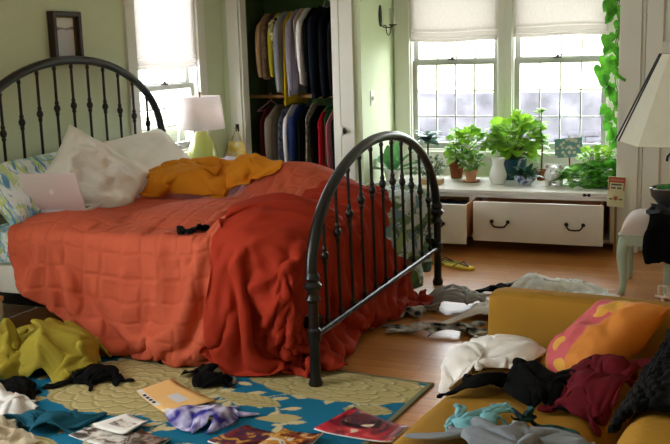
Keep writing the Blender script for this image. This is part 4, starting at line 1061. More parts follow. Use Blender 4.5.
pot(t, (-2.045, 7.50, ST), simplepot(.062, .125), BROWNP, soil=(.06, .10))
bush(t, (-1.955, 7.44, ST+.285), (.16, .13, .135), 120, .075, 'round', LF_BRIGHT, 5, (-2.045, 7.50, ST+.11))
t = thing('potted_plant', 'large bright green geranium in a dark blue pot behind the white vase', 'plant', (-1.60, 7.52, ST), 'plants on the window seat')
pot(t, (-1.60, 7.52, ST), [(0, 0), (.09, 0), (.115, .06), (.12, .15), (.125, .17), (.11, .17), (.105, .14), (0, .14)], TEALG)
bush(t, (-1.56, 7.47, ST+.345), (.225, .15, .165), 230, .085, 'round', LF_BRIGHT, 6, (-1.60, 7.52, ST+.14))
va = MB(); va.lathe([(0, 0), (.048, 0), (.052, .01), (.066, .045), (.068, .075), (.052, .125), (.045, .155), (.056, .20), (.052, .20), (.041, .155), (.048, .12), (.06, .07), (0, .02)], (-1.645, 7.24, ST), n=36)
tag(va.build('vase', GLZ), 'white waisted ceramic vase in front of the geranium', 'vase')
BWP = mat('blue_white_porcelain', rgb(226, 230, 236), 0.15, col2=rgb(60, 84, 140), var=.1, vscale=42, detail=2, coat=.4)
t = thing('potted_plant', 'dark spiky plant in a blue and white porcelain bowl', 'plant', (-1.435, 7.24, ST), 'plants on the window seat')
pot(t, (-1.435, 7.24, ST), [(0, 0), (.045, 0), (.048, .008), (.078, .035), (.088, .075), (.082, .075), (.072, .036), (0, .02)], BWP, name='bowl', soil=(.078, .066))
f = MB(); rnd = random.Random(9)
for i in range(70):
    a = rnd.random()*2*PI; e = rnd.uniform(.25, 1.2)
    add_leaf(f.bm, (-1.435+.03*math.cos(a), 7.24+.03*math.sin(a), ST+.07), (math.cos(a)*math.cos(e), math.sin(a)*math.cos(e), math.sin(e)), (0, 0, 1), rnd.uniform(.08, .15), 'strap', .35, .1)
f.build('foliage', LF_DARK, t, angle=80)
t = thing('potted_plant', 'tall thin single stem with a few leaves at its tip by the middle mullion', 'plant', (-1.36, 7.50, ST), 'plants on the window seat')
pot(t, (-1.36, 7.50, ST), simplepot(.045, .08), BROWNP)
MB().tube([(-1.36, 7.5, ST+.06), (-1.352, 7.5, ST+.25), (-1.366, 7.49, ST+.42), (-1.360, 7.49, ST+.55)], [.007, .0065, .006, .004], n=8).build('stem', BARK, t)
f = MB(); rnd = random.Random(19)
for i in range(9):
    a = rnd.random()*2*PI; add_leaf(f.bm, (-1.36, 7.49, ST+.52+.004*i), (math.cos(a), math.sin(a)*.6, .35), (0, 0, 1), rnd.uniform(.05, .085), 'oval', .3)
for z in (.30, .22, .36, .27):
    a = rnd.uniform(-.6, .6); add_leaf(f.bm, (-1.355, 7.49, ST+z), (math.cos(a), math.sin(a)-.3, .1), (0, 0, 1), .07, 'round', .5)
f.build('foliage', LF_BRIGHT, t, angle=80)
t = thing('potted_plant', 'trailing green plant spilling from a grey teal pot at the right of the seat', 'plant', (-0.94, 7.38, ST), 'plants on the window seat')
pot(t, (-0.945, 7.40, ST), [(0, 0), (.06, 0), (.075, .06), (.085, .12), (.09, .14), (.08, .14), (.072, .11), (0, .11)], TEAL2, soil=(.075, .125))
bush(t, (-0.915, 7.34, ST+.20), (.15, .11, .065), 100, .075, 'lance', LF_BRIGHT, 12, (-0.945, 7.40, ST+.12), width=1.3)
bush(t, (-1.00, 7.20, ST+.075), (.18, .11, .075), 130, .075, 'oval', LF_MID, 13, stems=False, name='trailing_leaves')
bush(t, (-0.825, 7.18, ST+.10), (.10, .09, .10), 90, .07, 'round', LF_VINE, 14, stems=False, name='trailing_leaves')
t = thing('potted_plant', 'spiky plant on a bare stem at the far left of the alcove window', 'plant', (-2.28, 7.48, ST), 'plants on the window seat')
pot(t, (-2.285, 7.48, ST), simplepot(.06, .11), GLZ, soil=(.05, .085))
MB().tube([(-2.285, 7.48, ST+.08), (-2.28, 7.48, ST+.22), (-2.276, 7.47, ST+.33)], [.008, .007, .006], n=8).build('stem', BARK, t)
f = MB(); rnd = random.Random(29)
for i in range(26):
    a = i*2.4; e = rnd.uniform(-.25, .9)
    add_leaf(f.bm, (-2.278, 7.47, ST+.27+.003*i), (math.cos(a)*math.cos(e), math.sin(a)*math.cos(e), math.sin(e)), (0, 0, 1), rnd.uniform(.12, .19), 'lance', .15, .2, 1.1)
f.build('foliage', leafmat('blue_green_rosette', (92, 124, 108), (70, 106, 92)), t, angle=80)
t = thing('potted_plant', 'plant with broad blade leaves behind the arched footboard', 'plant', (-2.50, 7.22, ST), 'plants on the window seat')
pot(t, (-2.50, 7.22, ST), simplepot(.07, .10), GLZ, soil=(.058, .078))
f = MB(); rnd = random.Random(39)
for a, e, l in ((2.9, .75, .30), (2.2, 1.2, .26), (1.2, 1.35, .30), (.3, .5, .28), (-.4, .35, .26), (-2.6, .4, .24), (-1.2, .9, .2), (-2.0, 1.1, .24), (0.0, .95, .27), (3.4, .3, .25)):
    add_leaf(f.bm, (-2.50+.02*math.cos(a), 7.22+.02*math.sin(a), ST+.075), (math.cos(a)*math.cos(e), math.sin(a)*math.cos(e), math.sin(e)), (0, 0, 1), l*1.15, 'lance', .25, .25, .8)
f.build('foliage', LF_STRAP, t, angle=80)
# heart-leaf vine
t = thing('hanging_vine', 'long vine of heart-shaped leaves trailing down beside the right window', 'plant', (-0.78, 7.22, 2.1))
rnd = random.Random(5); path = [Vector((-0.775+.012*math.sin(i*.9), 7.22+.015*math.cos(i*.7), 2.15-1.42*i/40)) for i in range(41)]
MB().tube([(-0.722, 7.22, 2.17), (-0.75, 7.22, 2.18)]+path, .004, n=6).build('stem', STEMM, t)
MB().tube([p+Vector((.012, .01, 0)) for p in path[:34]], .003, n=6).build('stem', STEMM, t)
f = MB()
for i in range(84):
    p = path[int(i*40/84)]; sd = rnd.uniform(-1, .75)
    hd = Vector((sd*.5-.1, -.35*rnd.random(), -1+rnd.uniform(-.1, .5)))
    q = p+Vector((sd*.055-.005, rnd.uniform(-.05, .03), rnd.uniform(-.015, .015)))
    add_leaf(f.bm, q, hd, Vector((rnd.uniform(-1.1, 1.1), -1, rnd.uniform(-.3, .9))), rnd.uniform(.05, .085), 'heart', .0, rnd.uniform(.05, .3))
for q in ((-.85, 1.37), (-.885, 1.305), (-.855, 1.24), (-.84, 1.52)):
    add_leaf(f.bm, (q[0], 7.19, q[1]), (-.25, -.15, -1), (-.2, -1, .2), .088, 'heart', 0, .08)
add_leaf(f.bm, (-.715, 7.16-.22, 1.28), (.4, -.2, -1), (.2, -1, .2), .085, 'heart', 0, .08)
f.build('leaves', LF_VINE, t, angle=80)
MB().tube([(-0.722, 7.22, 2.17), (-0.735, 7.22, 2.175), (-0.745, 7.22, 2.19)], .004, n=6).build('hook', BRONZE, t)

# white ceramic pig planter
pg = thing('ceramic_animal', 'white ceramic animal planter with round ears beside the porcelain bowl', 'ornament', (-1.215, 7.24, ST))
m = MB(); m.ball((-1.215, 7.24, ST+.075), .068, 24, (1.1, 1.0, .95)); 
for dx in (-.04, .04):
    for dy in (-.035, .03): m.tube([(-1.215+dx, 7.24+dy, ST), (-1.215+dx, 7.24+dy, ST+.05)], [.021, .024], n=12)
m.build('body', GLZ, pg)
m = MB(); m.ball((-1.205, 7.17, ST+.105), .052, 20, (1.05, .9, .95)); m.tube([(-1.20, 7.125, ST+.098), (-1.197, 7.105, ST+.085)], [.024, .022], n=14)
m.tube([(-1.235, 7.125, ST+.082), (-1.20, 7.115, ST+.07), (-1.168, 7.128, ST+.084)], .005, n=6)
H_ = m.build('head', GLZ, pg)
for dx in (-.052, .05):
    m = MB(); m.ball((-1.205+dx, 7.175, ST+.150), .024, 14, (1, .45, 1)); m.build('ear', GLZ, H_)
    m = MB(); m.ball((-1.205+dx, 7.165, ST+.150), .013, 12, (1, .4, 1)); m.build('inner_ear', mat('pink_grey_glaze', rgb(170, 150, 146), .3), H_)
for dx in (-.02, .022): MB().ball((-1.203+dx, 7.123, ST+.122), .005, 8).build('eye', INK, H_)
MB().lathe([(.036, 0), (.042, .02), (.036, .02), (.032, 0)], (-1.225, 7.26, ST+.135), n=20).build('rim', GLZ, pg)

# card with white blossoms propped on the sill, and the little sign on the seat's end
cd = thing('picture_card', 'small teal picture of white blossoms propped against the right window', 'picture', (-1.17, 7.62, ST+.13))
BLS = bpy.data.materials.new('blossom_painting'); BLS.use_nodes = True; nt = BLS.node_tree; N = nt.nodes; L = nt.links
tc = N.new('ShaderNodeTexCoord'); vz = N.new('ShaderNodeTexVoronoi'); vz.inputs['Scale'].default_value = 30; L.new(tc.outputs['Object'], vz.inputs['Vector'])
n2 = N.new('ShaderNodeTexNoise'); n2.inputs['Scale'].default_value = 9; L.new(tc.outputs['Object'], n2.inputs['Vector'])
mm = N.new('ShaderNodeMath'); mm.operation = 'ADD'; L.new(vz.outputs['Distance'], mm.inputs[0]); L.new(n2.outputs['Fac'], mm.inputs[1])
r = N.new('ShaderNodeValToRGB'); L.new(mm.outputs[0], r.inputs[0]); r.color_ramp.interpolation = 'CONSTANT'
r.color_ramp.elements[0].color = rgb(206, 200, 190); r.color_ramp.elements[1].position = .98; r.color_ramp.elements[1].color = rgb(96, 140, 150); e = r.color_ramp.elements.new(.92); e.color = rgb(150, 134, 110)
L.new(r.outputs[0], N['Principled BSDF'].inputs['Base Color'])
Mc = Matrix.Translation((-1.168, 7.62, .665)) @ Matrix.Rotation(math.radians(-5), 4, 'Y') @ Matrix.Rotation(math.radians(-10), 4, 'X')
m = MB(); m.box(-.108, .108, -.006, .006, -.075, .075); local(Mc, m); m.build('canvas', BLS, cd, smooth=False)
m = MB(); m.box(-.006, .006, .006, .012, -.245, -.02); local(Mc, m); m.build('easel_strut', BROWNP, cd)

sg = thing('garden_sign', 'small red and cream sign with a red flower on the end of the window seat', 'sign', (-0.725, 6.88, .44))
SM = Matrix.Translation((-0.722, 6.885, .438)) @ Matrix.Rotation(math.radians(3), 4, 'Y')
CRM = mat('cream_card', rgb(212, 208, 168), .6); REDC = mat('brick_red_print', rgb(178, 74, 52), .6)
def sgp(x0, x1, z0, z1, d, mt_, name, par): 
    m = MB(); m.box(x0, x1, -.004-d, -.0005-d, z0, z1); local(SM, m); return m.build(name, mt_, par, smooth=False)
m = MB(); m.box(-.058, .058, -.004, .004, -.108, .108, bevel=.002); local(SM, m); S0 = m.build('board', CRM, sg)
sgp(-.055, .055, .066, .104, .001, REDC, 'red_header', S0); sgp(-.055, -.047, .01, .066, .001, REDC, 'red_border', S0); sgp(.047, .055, .01, .066, .001, REDC, 'red_border', S0)
def blurred_line(z, x0, x1, h, mt_, seed, name):
    """a line of small close-set lettering, too small in the photograph to read"""
    rnd = random.Random(seed); m = MB(); x = x0
    while x < x1:
        w = rnd.uniform(.005, .009); w = min(w, x1-x)
        m.box(x, x+w*.85, -.0062, -.0052, z-h/2, z+h/2*rnd.uniform(.8, 1)); m.box(x+w*.3, x+w*.55, -.0066, -.0052, z-h*.2, z+h*.2) ; x += w
    local(SM, m); m.build(name, mt_, S0, smooth=False)
blurred_line(.052, -.036, .034, .012, INK, 3, 'lettering'); blurred_line(.028, -.036, -.004, .012, INK, 4, 'lettering'); blurred_line(.028, .006, .034, .012, INK, 6, 'lettering'); blurred_line(.085, -.046, .046, .016, mat('pale_red_print', rgb(206, 128, 100), .6), 5, 'header_lettering')
m = MB()
for i in range(7):
    a = 2*PI*i/7+.3; m.poly([(.010*math.cos(a-.5)+0, -.0052, -.045+.010*math.sin(a-.5)), (.022*math.cos(a), -.0052, -.045+.022*math.sin(a)), (.010*math.cos(a+.5), -.0052, -.045+.010*math.sin(a+.5)), (0, -.0052, -.045)], (0, -.001, 0))
local(SM, m); m.build('flower_motif', REDC, S0)
for s in (-1, 1):
    m = MB(); m.poly([(s*.018, -.005, -.052), (s*.035, -.005, -.045), (s*.05, -.005, -.05), (s*.035, -.005, -.06)], (0, -.001, 0))
    local(SM, m); m.build('leaf_motif', mat('sign_leaf_green', rgb(96, 104, 62), .6), S0)
m = MB(); m.box(-.008, .008, -.004, .004, -.45, -.105); local(Matrix.Translation((-0.722, 6.885, .438)), m); m.build('stake', mat('sign_stake', rgb(150, 128, 80), .8), sg)
m = MB()
for dx in (-.02, .012): m.box(-0.93+dx, -0.912+dx, 6.889, 6.899, .395, .417, bevel=.002)
m.box(-0.955, -0.90, 6.8905, 6.8975, .402, .408)
tag(m.build('cabinet_latch', BRONZE), 'tiny dark latch on the front edge of the window seat top', 'latch')

# ------------------------------------------------------------------ cloth: flat pieces of fabric dropped and draped, then frozen as meshes
def inside(poly, x, y):
    c = np.zeros(x.shape, bool); n = len(poly)
    for i in range(n):
        (x1, y1), (x2, y2) = poly[i], poly[(i+1) % n]
        k = ((y1 > y) != (y2 > y)) & (x < (x2-x1)*(y-y1)/(y2-y1+1e-12)+x1)
        c ^= k
    return c
def fabric(poly, res):
    """grid of quads filling an outline; returns flat coords and faces"""
    P = np.array(poly); x0, y0 = P.min(0); x1, y1 = P.max(0)
    nx, ny = int(math.ceil((x1-x0)/res)), int(math.ceil((y1-y0)/res))
    cx, cy = np.meshgrid(x0+(np.arange(nx)+.5)*res, y0+(np.arange(ny)+.5)*res)
    keep = inside(poly, cx, cy)
    idx = -np.ones((ny+1, nx+1), int); fl = []; fc = []
    for j in range(ny):
        for i in range(nx):
            if keep[j, i]:
                q = []
                for dj, di in ((0, 0), (0, 1), (1, 1), (1, 0)):
                    if idx[j+dj, i+di] < 0:
                        idx[j+dj, i+di] = len(fl); fl.append((x0+(i+di)*res, y0+(j+dj)*res))
                    q.append(int(idx[j+dj, i+di]))
                fc.append(q)
    fl = np.array(fl); cnt = {}
    for q in fc:
        for a, b in zip(q, q[1:]+q[:1]): cnt[(min(a, b), max(a, b))] = cnt.get((min(a, b), max(a, b)), 0)+1
    edge = sorted({v for e, k in cnt.items() if k == 1 for v in e})
    for v in edge:                                  # pull the cut edge onto the outline so hems run clean
        best = None
        for i in range(len(P)):
            a, b = P[i], P[(i+1) % len(P)]; t = np.clip(np.dot(fl[v]-a, b-a)/np.dot(b-a, b-a), 0, 1); q = a+(b-a)*t; d = np.hypot(*(fl[v]-q))
            if best is None or d < best[0]: best = (d, q)
        if best[0] < res*1.2: fl[v] = fl[v]+(best[1]-fl[v])*.85
    return fl, fc
def smooth_noise(P, scale, seed):
    return np.array([noise.noise((float(a)*scale+seed*7.3, float(b)*scale-seed*3.1, seed*1.7)) for a, b in P])
import time
DEBUG = False; T0 = time.time()
class Cloth:
    def __init__(s, name, m, flat, faces, init, thick=0.004, stiff=12, bend=0.3, mass=0.25, sub=1, selfc=True, dist=0.008, pin=None, shrink=0.0, friction=8.0):
        s.name, s.m, s.thick, s.sub = name, m, thick, sub; s.flat = np.array(flat)
        me = bpy.data.meshes.new(name)
        me.from_pydata([tuple(map(float, p)) for p in init], [], faces); me.update()
        o = bpy.data.objects.new(name, me); COL.objects.link(o); s.o = o
        o.shape_key_add(name='Basis'); k = o.shape_key_add(name='rest')
        z = np.zeros((len(flat), 3)); z[:, :2] = flat
        k.data.foreach_set('co', z.ravel()); k.value = 0
        cl = o.modifiers.new('cloth', 'CLOTH'); st = cl.settings
        st.rest_shape_key = k
        st.quality = 6; st.mass = mass; st.tension_stiffness = stiff; st.compression_stiffness = stiff; st.shear_stiffness = 4; st.bending_stiffness = bend
        st.tension_damping = 8; st.compression_damping = 8; st.shear_damping = 8; st.bending_damping = 0.6; st.air_damping = 2.0
        st.shrink_min = shrink
        if pin is not None:
            vg = o.vertex_groups.new(name='pin')
            for i, w in enumerate(pin):
                if w > 0: vg.add([i], float(w), 'REPLACE')
            st.vertex_group_mass = 'pin'; st.pin_stiffness = 1.0
        cs = cl.collision_settings; cs.use_collision = True; cs.distance_min = 0.006; cs.collision_quality = 4; cs.friction = friction
        cs.use_self_collision = selfc; cs.self_distance_min = dist; cs.self_friction = 6
        cl.point_cache.frame_start = 1; cl.point_cache.frame_end = 250
    def freeze(s):
        dg = bpy.context.evaluated_depsgraph_get(); ev = s.o.evaluated_get(dg)
        em = ev.to_mesh(); n = len(em.vertices); co = np.empty(n*3); em.vertices.foreach_get('co', co); ev.to_mesh_clear()
        s.co = co.reshape(-1, 3)
        o = s.o; old = o.data
        faces = [list(p.vertices) for p in old.polygons]
        o.modifiers.clear(); o.shape_key_clear()
        me = bpy.data.meshes.new(s.name); me.from_pydata([tuple(c) for c in s.co], [], faces); me.update()
        o.data = me; me.name = s.name; bpy.data.meshes.remove(old)
        uv = me.uv_layers.new(name='weave'); li = np.empty(len(me.loops), int); me.loops.foreach_get('vertex_index', li)
        uv.data.foreach_set('uv', s.flat[li].astype(np.float32).ravel())
        me.materials.append(s.m); me.polygons.foreach_set('use_smooth', [True]*len(me.polygons))
    def dress(s):
        """thickness and rounding once every drop is over"""
        o = s.o; o.modifiers.clear()
        k = o.modifiers.new('solidify', 'SOLIDIFY'); k.thickness = s.thick; k.offset = 0
        if s.sub: k = o.modifiers.new('subdivision', 'SUBSURF'); k.levels = s.sub; k.render_levels = s.sub
        return o
def collider(o, outer=0.006, fr=20.0):
    if o.modifiers.get('collision'): return
    o.modifiers.new('collision', 'COLLISION')
    o.collision.thickness_outer = outer; o.collision.thickness_inner = 0.03; o.collision.cloth_friction = fr
def proxy(*b, bevel=0.0, M=None):
    o = MB().box(*b, bevel=bevel, M=M).build('proxy', TRIM, smooth=False); collider(o); return o
def drop(cloths, frames):
    for f in range(1, frames+1):
        SC.frame_set(f)
    bpy.context.view_layer.update()
    for c in cloths: c.freeze()
    if DEBUG:
        for c in cloths: print('CLOTH', c.name, np.round(c.co.min(0), 2), np.round(c.co.max(0), 2))
        print('T', time.time()-T0)
    SC.frame_set(1)

# proxies that stand in for furniture while fabric falls; removed afterwards
PROX = []
PROX.append(proxy(-6, 3, 0, 9, -0.3, 0.004))                                   # floor
PROX.append(proxy(BX0, BX1, BY0, BY1, 0.25, 0.618, bevel=0.04))                # mattress stack
def lump(c, r):
    o = MB().ball(c, 1.0, n=28, scale=r).build('proxy', TRIM); collider(o); PROX.append(o)
lump((-2.02, 4.10, 0.60), (0.30, 0.36, 0.15)); lump((-2.55, 4.35, 0.58), (0.45, 0.40, 0.11)); lump((-2.75, 5.36, 0.58), (0.6, 0.26, 0.14)); lump((-2.38, 5.08, 0.58), (0.34, 0.26, 0.22)); lump((-2.0, 4.8, 0.58), (0.24, 0.4, 0.12)); lump((-3.15, 4.0, 0.58), (0.3, 0.25, 0.09))
PROX.append(proxy(-1.69, -1.655, 3.70, 5.68, 0.225, 1.0))                       # footboard bars
PROX.append(proxy(-1.70, -1.63, 3.685, 3.755, 0.0, 0.7))                        # near foot post
PROX.append(proxy(-1.70, -1.63, 5.625, 5.695, 0.0, 0.7))

def bed_map(flat, top, flare, seed=1, amp=0.02):
    """lay a flat sheet over the mattress: on top where it covers it, straight down past the edges"""
    x, y = flat[:, 0], flat[:, 1]
    r = 0.03
    qx = np.clip(x, BX0+r, BX1-r); qy = np.clip(y, BY0+r, BY1-r)
    ex, ey = x-qx, y-qy; e = np.hypot(ex, ey)+1e-9
    hang = np.maximum(0, e-r*1.2)
    off = np.where(e < r*1.2, e, r*1.2+flare*np.minimum(1, hang*4))
    dx, dy = ex/e, ey/e
    px = qx+dx*off; py = qy+dy*off
    pz = np.where(e < r*1.2, top, top-hang)
    ang = np.arctan2(dy, dx)
    fold = np.sin(x*23+seed)*np.abs(dy)+np.sin(y*23+seed*2)*np.abs(dx)
    w = np.minimum(1, hang*3)*amp
    px += dx*w*fold; py += dy*w*fold
    floor = pz < 0.02
    ov = np.where(floor, 0.02-pz, 0)
    px += dx*ov*0.7; py += dy*ov*0.7
    pz = np.where(floor, 0.02+0.015*(1+fold), pz)
    n1 = smooth_noise(flat, 4.0, seed); n2 = smooth_noise(flat, 11.0, seed+5)
    pz += np.where(hang > 0, 0, 0.02+0.03*n1+0.012*n2)
    return np.stack([px, py, pz], 1)

def creases(cl, centre):
    """add the long soft folds a short drop does not leave: ridges pushed along the surface normal"""
    me = cl.o.data; me.update()
    n = np.empty(len(me.vertices)*3); me.vertices.foreach_get('normal', n); n = n.reshape(-1, 3)
    P = cl.co.copy(); F = cl.flat
    if centre is not None:
        r = np.hypot(F[:, 0]/1.28-centre[0], F[:, 1]/1.12-centre[1]); a = np.arctan2(F[:, 1]/1.12-centre[1], F[:, 0]/1.28-centre[0])
        w = r+0.05*smooth_noise(F, 2.2, 4)
        t = np.abs(np.mod(w/0.135, 1.0)-.5)*2
        ridge = (1-t)**3*1.1-.15
        amp = 0.042*np.clip(.55+.9*smooth_noise(F, 2.6, 6), 0, 1.2)
        d = amp*ridge+0.008*(1-np.abs(smooth_noise(F, 6, 3))*2)
    else:
        g = smooth_noise(F, 2.0, 9)
        w = F[:, 0]+0.07*smooth_noise(F, 2.4, 5)
        t = np.abs(np.mod(w/0.19, 1.0)-.5)*2
        lower = np.clip((0.70-P[:, 2])/0.3, .25, 1)
        q = 1-np.abs(smooth_noise(F, 7.5, 12))*2.2
        d = 0.034*(1-t)**2*np.clip(g+.40, 0, 1)*lower+0.010*q*np.clip(.6+smooth_noise(F, 1.7, 3), 0, 1)+0.006*smooth_noise(F, 17, 2)+0.004*smooth_noise(F, 32, 7)
    s_ = np.sign(n[:, 2].mean()) if abs(n[:, 2].mean()) > .05 else 1
    P = P+n*d[:, None]*s_
    P[:, 2] = np.maximum(P[:, 2], 0.012)
    cl.co = P; me.vertices.foreach_set('co', P.ravel()); me.update()

def wrinkle(cl, a=0.006):
    """fine creases of worn cloth"""
    me = cl.o.data; me.update(); n = np.empty(len(me.vertices)*3); me.vertices.foreach_get('normal', n); n = n.reshape(-1, 3)
    F = cl.flat; r = 1-np.abs(smooth_noise(F, 8, 2))*2.4; r2 = 1-np.abs(smooth_noise(F, 17, 6))*2.4
    P = cl.co+n*(a*(r+.5*r2))[:, None]; P[:, 2] = np.maximum(P[:, 2], cl.co[:, 2]-.004)
    cl.co = P; me.vertices.foreach_set('co', P.ravel()); me.update()

# ------------------------------------------------------------------ loose clothes
def rot2(P, deg):
    c, s = math.cos(math.radians(deg)), math.sin(math.radians(deg)); return np.stack([P[:, 0]*c-P[:, 1]*s, P[:, 0]*s+P[:, 1]*c], 1)
TEE = [(-.26, -.36), (.26, -.36), (.26, .12), (.42, .02), (.50, .16), (.28, .36), (.10, .36), (0, .31), (-.10, .36), (-.28, .36), (-.50, .16), (-.42, .02), (-.26, .12)]
LONG = [(-.26, -.36), (.26, -.36), (.26, .14), (.55, -.28), (.66, -.20), (.34, .34), (.10, .36), (0, .31), (-.10, .36), (-.34, .34), (-.66, -.20), (-.55, -.28), (-.26, .14)]
PANTS = [(-.22, .5), (-.27, -.5), (-.08, -.5), (0, .20), (.08, -.5), (.27, -.5), (.22, .5)]
RECT = lambda w, h: [(-w/2, -h/2), (w/2, -h/2), (w/2, h/2), (-w/2, h/2)]
CLOTHS = []
def pile(name, m, label, outline, c, spread, ang=0, scale=1.0, res=0.022, seed=1, amp=0.10, z0=0.03, cat='clothing', thick=0.005, bend=0.9, mass=0.25, stiff=14, group=None, tilt=None, ctr=0.0, selfc=False, vol=0.5, lamk=1.0, pinf=None):
    """a flat garment gathered into a smaller footprint, then let fall"""
    poly = [(x*scale, y*scale) for x, y in outline]
    rv = random.Random(seed*17)
    if vol:
        hmax = vol*min(spread)*0.42
        for k_ in range(2+int(4*max(spread)/min(spread))):
            h_ = hmax*rv.uniform(.5, 1.0); w_ = min(spread)*rv.uniform(.16, .28)
            lump((c[0]+spread[0]*rv.uniform(-.30, .30), c[1]+spread[1]*rv.uniform(-.28, .28), c[2]), (w_*rv.uniform(.8, 1.5), w_, h_))
        z0 = z0+hmax
    fl, fc = fabric(poly, res)
    P = rot2(fl, ang); ext = (P.max(0)-P.min(0)); P = P-(P.max(0)+P.min(0))/2
    fx, fy = spread[0]/ext[0], spread[1]/ext[1]
    Q = P*np.array([fx, fy])
    lam = 1.0/(0.16*max(.55, scale)) if min(ext) > .45 else 1.0/0.10
    def nz_(fr, q): return np.array([noise.noise((a*fr+seed*3.3+q, b*fr-seed*1.9, q+seed*.37)) for a, b in Q])
    base = nz_(lam*1.5*lamk, 4.2)+0.35*nz_(lam*3.1*lamk, 7.7)
    E_ = np.array([(f[0], f[1]) for f in fc]+[(f[1], f[2]) for f in fc])
    L0 = np.hypot(*(P[E_[:, 0]]-P[E_[:, 1]]).T).mean(); lo, hi = 0.0, 0.6
    for _ in range(24):
        A_ = (lo+hi)/2; q3 = np.column_stack([Q, base*A_]); l = np.linalg.norm(q3[E_[:, 0]]-q3[E_[:, 1]], axis=1).mean()
        if l < L0*.97: lo = A_
        else: hi = A_
    A_ = min(A_, 0.30)
    d = np.hypot(Q[:, 0]/spread[0], Q[:, 1]/spread[1])
    z = z0+A_*base; z = z-z.min()+z0+ctr*np.maximum(0, 1-2*d)*.5
    init = np.stack([Q[:, 0]+c[0], Q[:, 1]+c[1], z+c[2]], 1)
    if tilt is not None:
        init[:, 2] += (Q[:, 0])*tilt[0]+(Q[:, 1])*tilt[1]; init[:, 2] = np.maximum(init[:, 2], c[2]+0.01)
    cl = Cloth(name, m, P, fc, init, pin=None if pinf is None else [pinf(q) for q in init], thick=thick, bend=bend, mass=mass, stiff=stiff, friction=30, selfc=selfc, dist=.006)
    cl.meta = (label, cat, group); CLOTHS.append(cl); return cl
C_OLIVE = fab('olive_yellow_throw', 158, 142, 52, var=.05); C_BLACK = fab('soft_black_jersey', 7, 7, 8); C_WHITE = fab('white_jersey', 222, 218, 214); C_GREYF = fab('grey_melange', 150, 148, 146); C_AQUA = fab('aqua_cotton', 122, 176, 186)
C_MAROON = fab('maroon_knit', 92, 20, 30); C_TEAL = fab('dark_teal_knit', 26, 78, 96); C_BEIGE = fab('beige_cotton', 196, 182, 158); C_SHEER = fab('sheer_white_voile', 226, 226, 224); C_JACK = fab('black_wool', 5, 5, 6)
C_STRIPE = fab('black_white_print', 36, 36, 36, col2=rgb(196, 194, 190), vscale=16, detail=1); C_SCARF = fab('purple_blue_print', 206, 198, 226, col2=rgb(52, 44, 130), vscale=18, detail=1.5); C_GREYB = fab('slate_blue_fleece', 128, 134, 142)
FLC = 'clothes strewn on the floor'; SFC = 'clothes heaped on the loveseat'
pile('throw_blanket', C_OLIVE, 'olive yellow throw bunched on the floor at the left beside the bed', RECT(1.5, 1.1), (-3.17, 3.50, 0.01), (0.85, 0.62), 15, seed=2, amp=.22, cat='blanket', thick=.009, ctr=.28, bend=1.5, vol=.8, lamk=1.1)
pile('black_shirt', C_BLACK, 'black shirt in front of the olive throw', RECT(.7, .6), (-2.93, 3.17, .01), (.34, .24), 30, seed=3, amp=.07, group=FLC)
pile('black_sweater', C_BLACK, 'black sweater right of the olive throw under the quilt hem', RECT(.6, .55), (-2.70, 3.47, .01), (.30, .20), 10, seed=4, amp=.06, group=FLC)
pile('black_cloth', C_BLACK, 'black cloth tucked under the quilt hem near the rust blanket', RECT(.5, .3), (-2.44, 3.83, .01), (.26, .14), 20, seed=5, amp=.06, group=FLC)
pile('black_top_garment', C_BLACK, 'black top lying above the manila envelope', RECT(.42, .3), (-2.18, 3.585, .01), (.34, .15), -20, seed=6, amp=.045, group=FLC)
pile('silk_scarf', C_SCARF, 'purple and white patterned scarf crumpled on the rug by the envelope', RECT(.75, .3), (-1.94, 3.20, .01), (.30, .26), 50, seed=7, amp=.06, group=FLC, cat='scarf', thick=.002, res=.016)
pile('grey_sweatshirt', C_GREYF, 'grey sweatshirt bunched on the floor beyond the loveseat arm', RECT(.95, .75), (-1.41, 5.17, .005), (.38, .32), 20, seed=8, vol=.85, amp=.14, group=FLC, thick=.008, ctr=.08)
pile('printed_blouse', C_STRIPE, 'black and white printed blouse stretched on the floor before the grey sweatshirt', RECT(.7, .5), (-1.36, 4.68, .005), (.48, .18), 10, seed=9, vol=.3, amp=.06, group=FLC)
pile('white_tank_top', C_WHITE, 'white top between the grey sweatshirt and the loveseat arm', RECT(.6, .5), (-1.18, 5.0, .005), (.26, .26), 10, seed=10, amp=.07, group=FLC)
pile('dark_printed_sock', C_STRIPE, 'small dark printed garment on the floor by the blanket hem', RECT(.3, .2), (-1.61, 4.93, .005), (.14, .14), 10, seed=11, amp=.05, group=FLC, res=.016)
pile('black_undergarment', C_BLACK, 'small black garment peeking above the loveseat arm', RECT(.4, .22), (-1.245, 5.57, .005), (.20, .14), 10, seed=12, amp=.06, group=FLC, res=.018)
pile('white_sheet', C_SHEER, 'rumpled white sheet on the floor between loveseat and stool', RECT(1.1, .7), (-0.90, 5.62, .005), (.62, .34), 10, seed=13, vol=.55, amp=.14, group=FLC, thick=.003, ctr=.05)
pile('white_scarf', C_SHEER, 'white cloth trailing to the front leg of the stool', RECT(.6, .3), (-0.68, 5.50, .005), (.28, .14), 0, seed=14, amp=.05, group=FLC, thick=.003)
pile('pale_top', C_WHITE, 'pale crumpled top in the lower left corner above the teal one', RECT(.5, .45), (-2.80, 3.0, .01), (.28, .22), 0, seed=15, amp=.07, group=FLC)
pile('teal_sweater', C_TEAL, 'dark teal sweater at the bottom left of the rug', RECT(.7, .5), (-2.52, 2.90, .01), (.32, .22), 20, seed=16, amp=.10, group=FLC, thick=.007)
pile('beige_top', C_BEIGE, 'beige top bunched at the bottom left corner', RECT(.6, .45), (-2.58, 2.76, .01), (.30, .18), 0, seed=17, amp=.08, group=FLC)
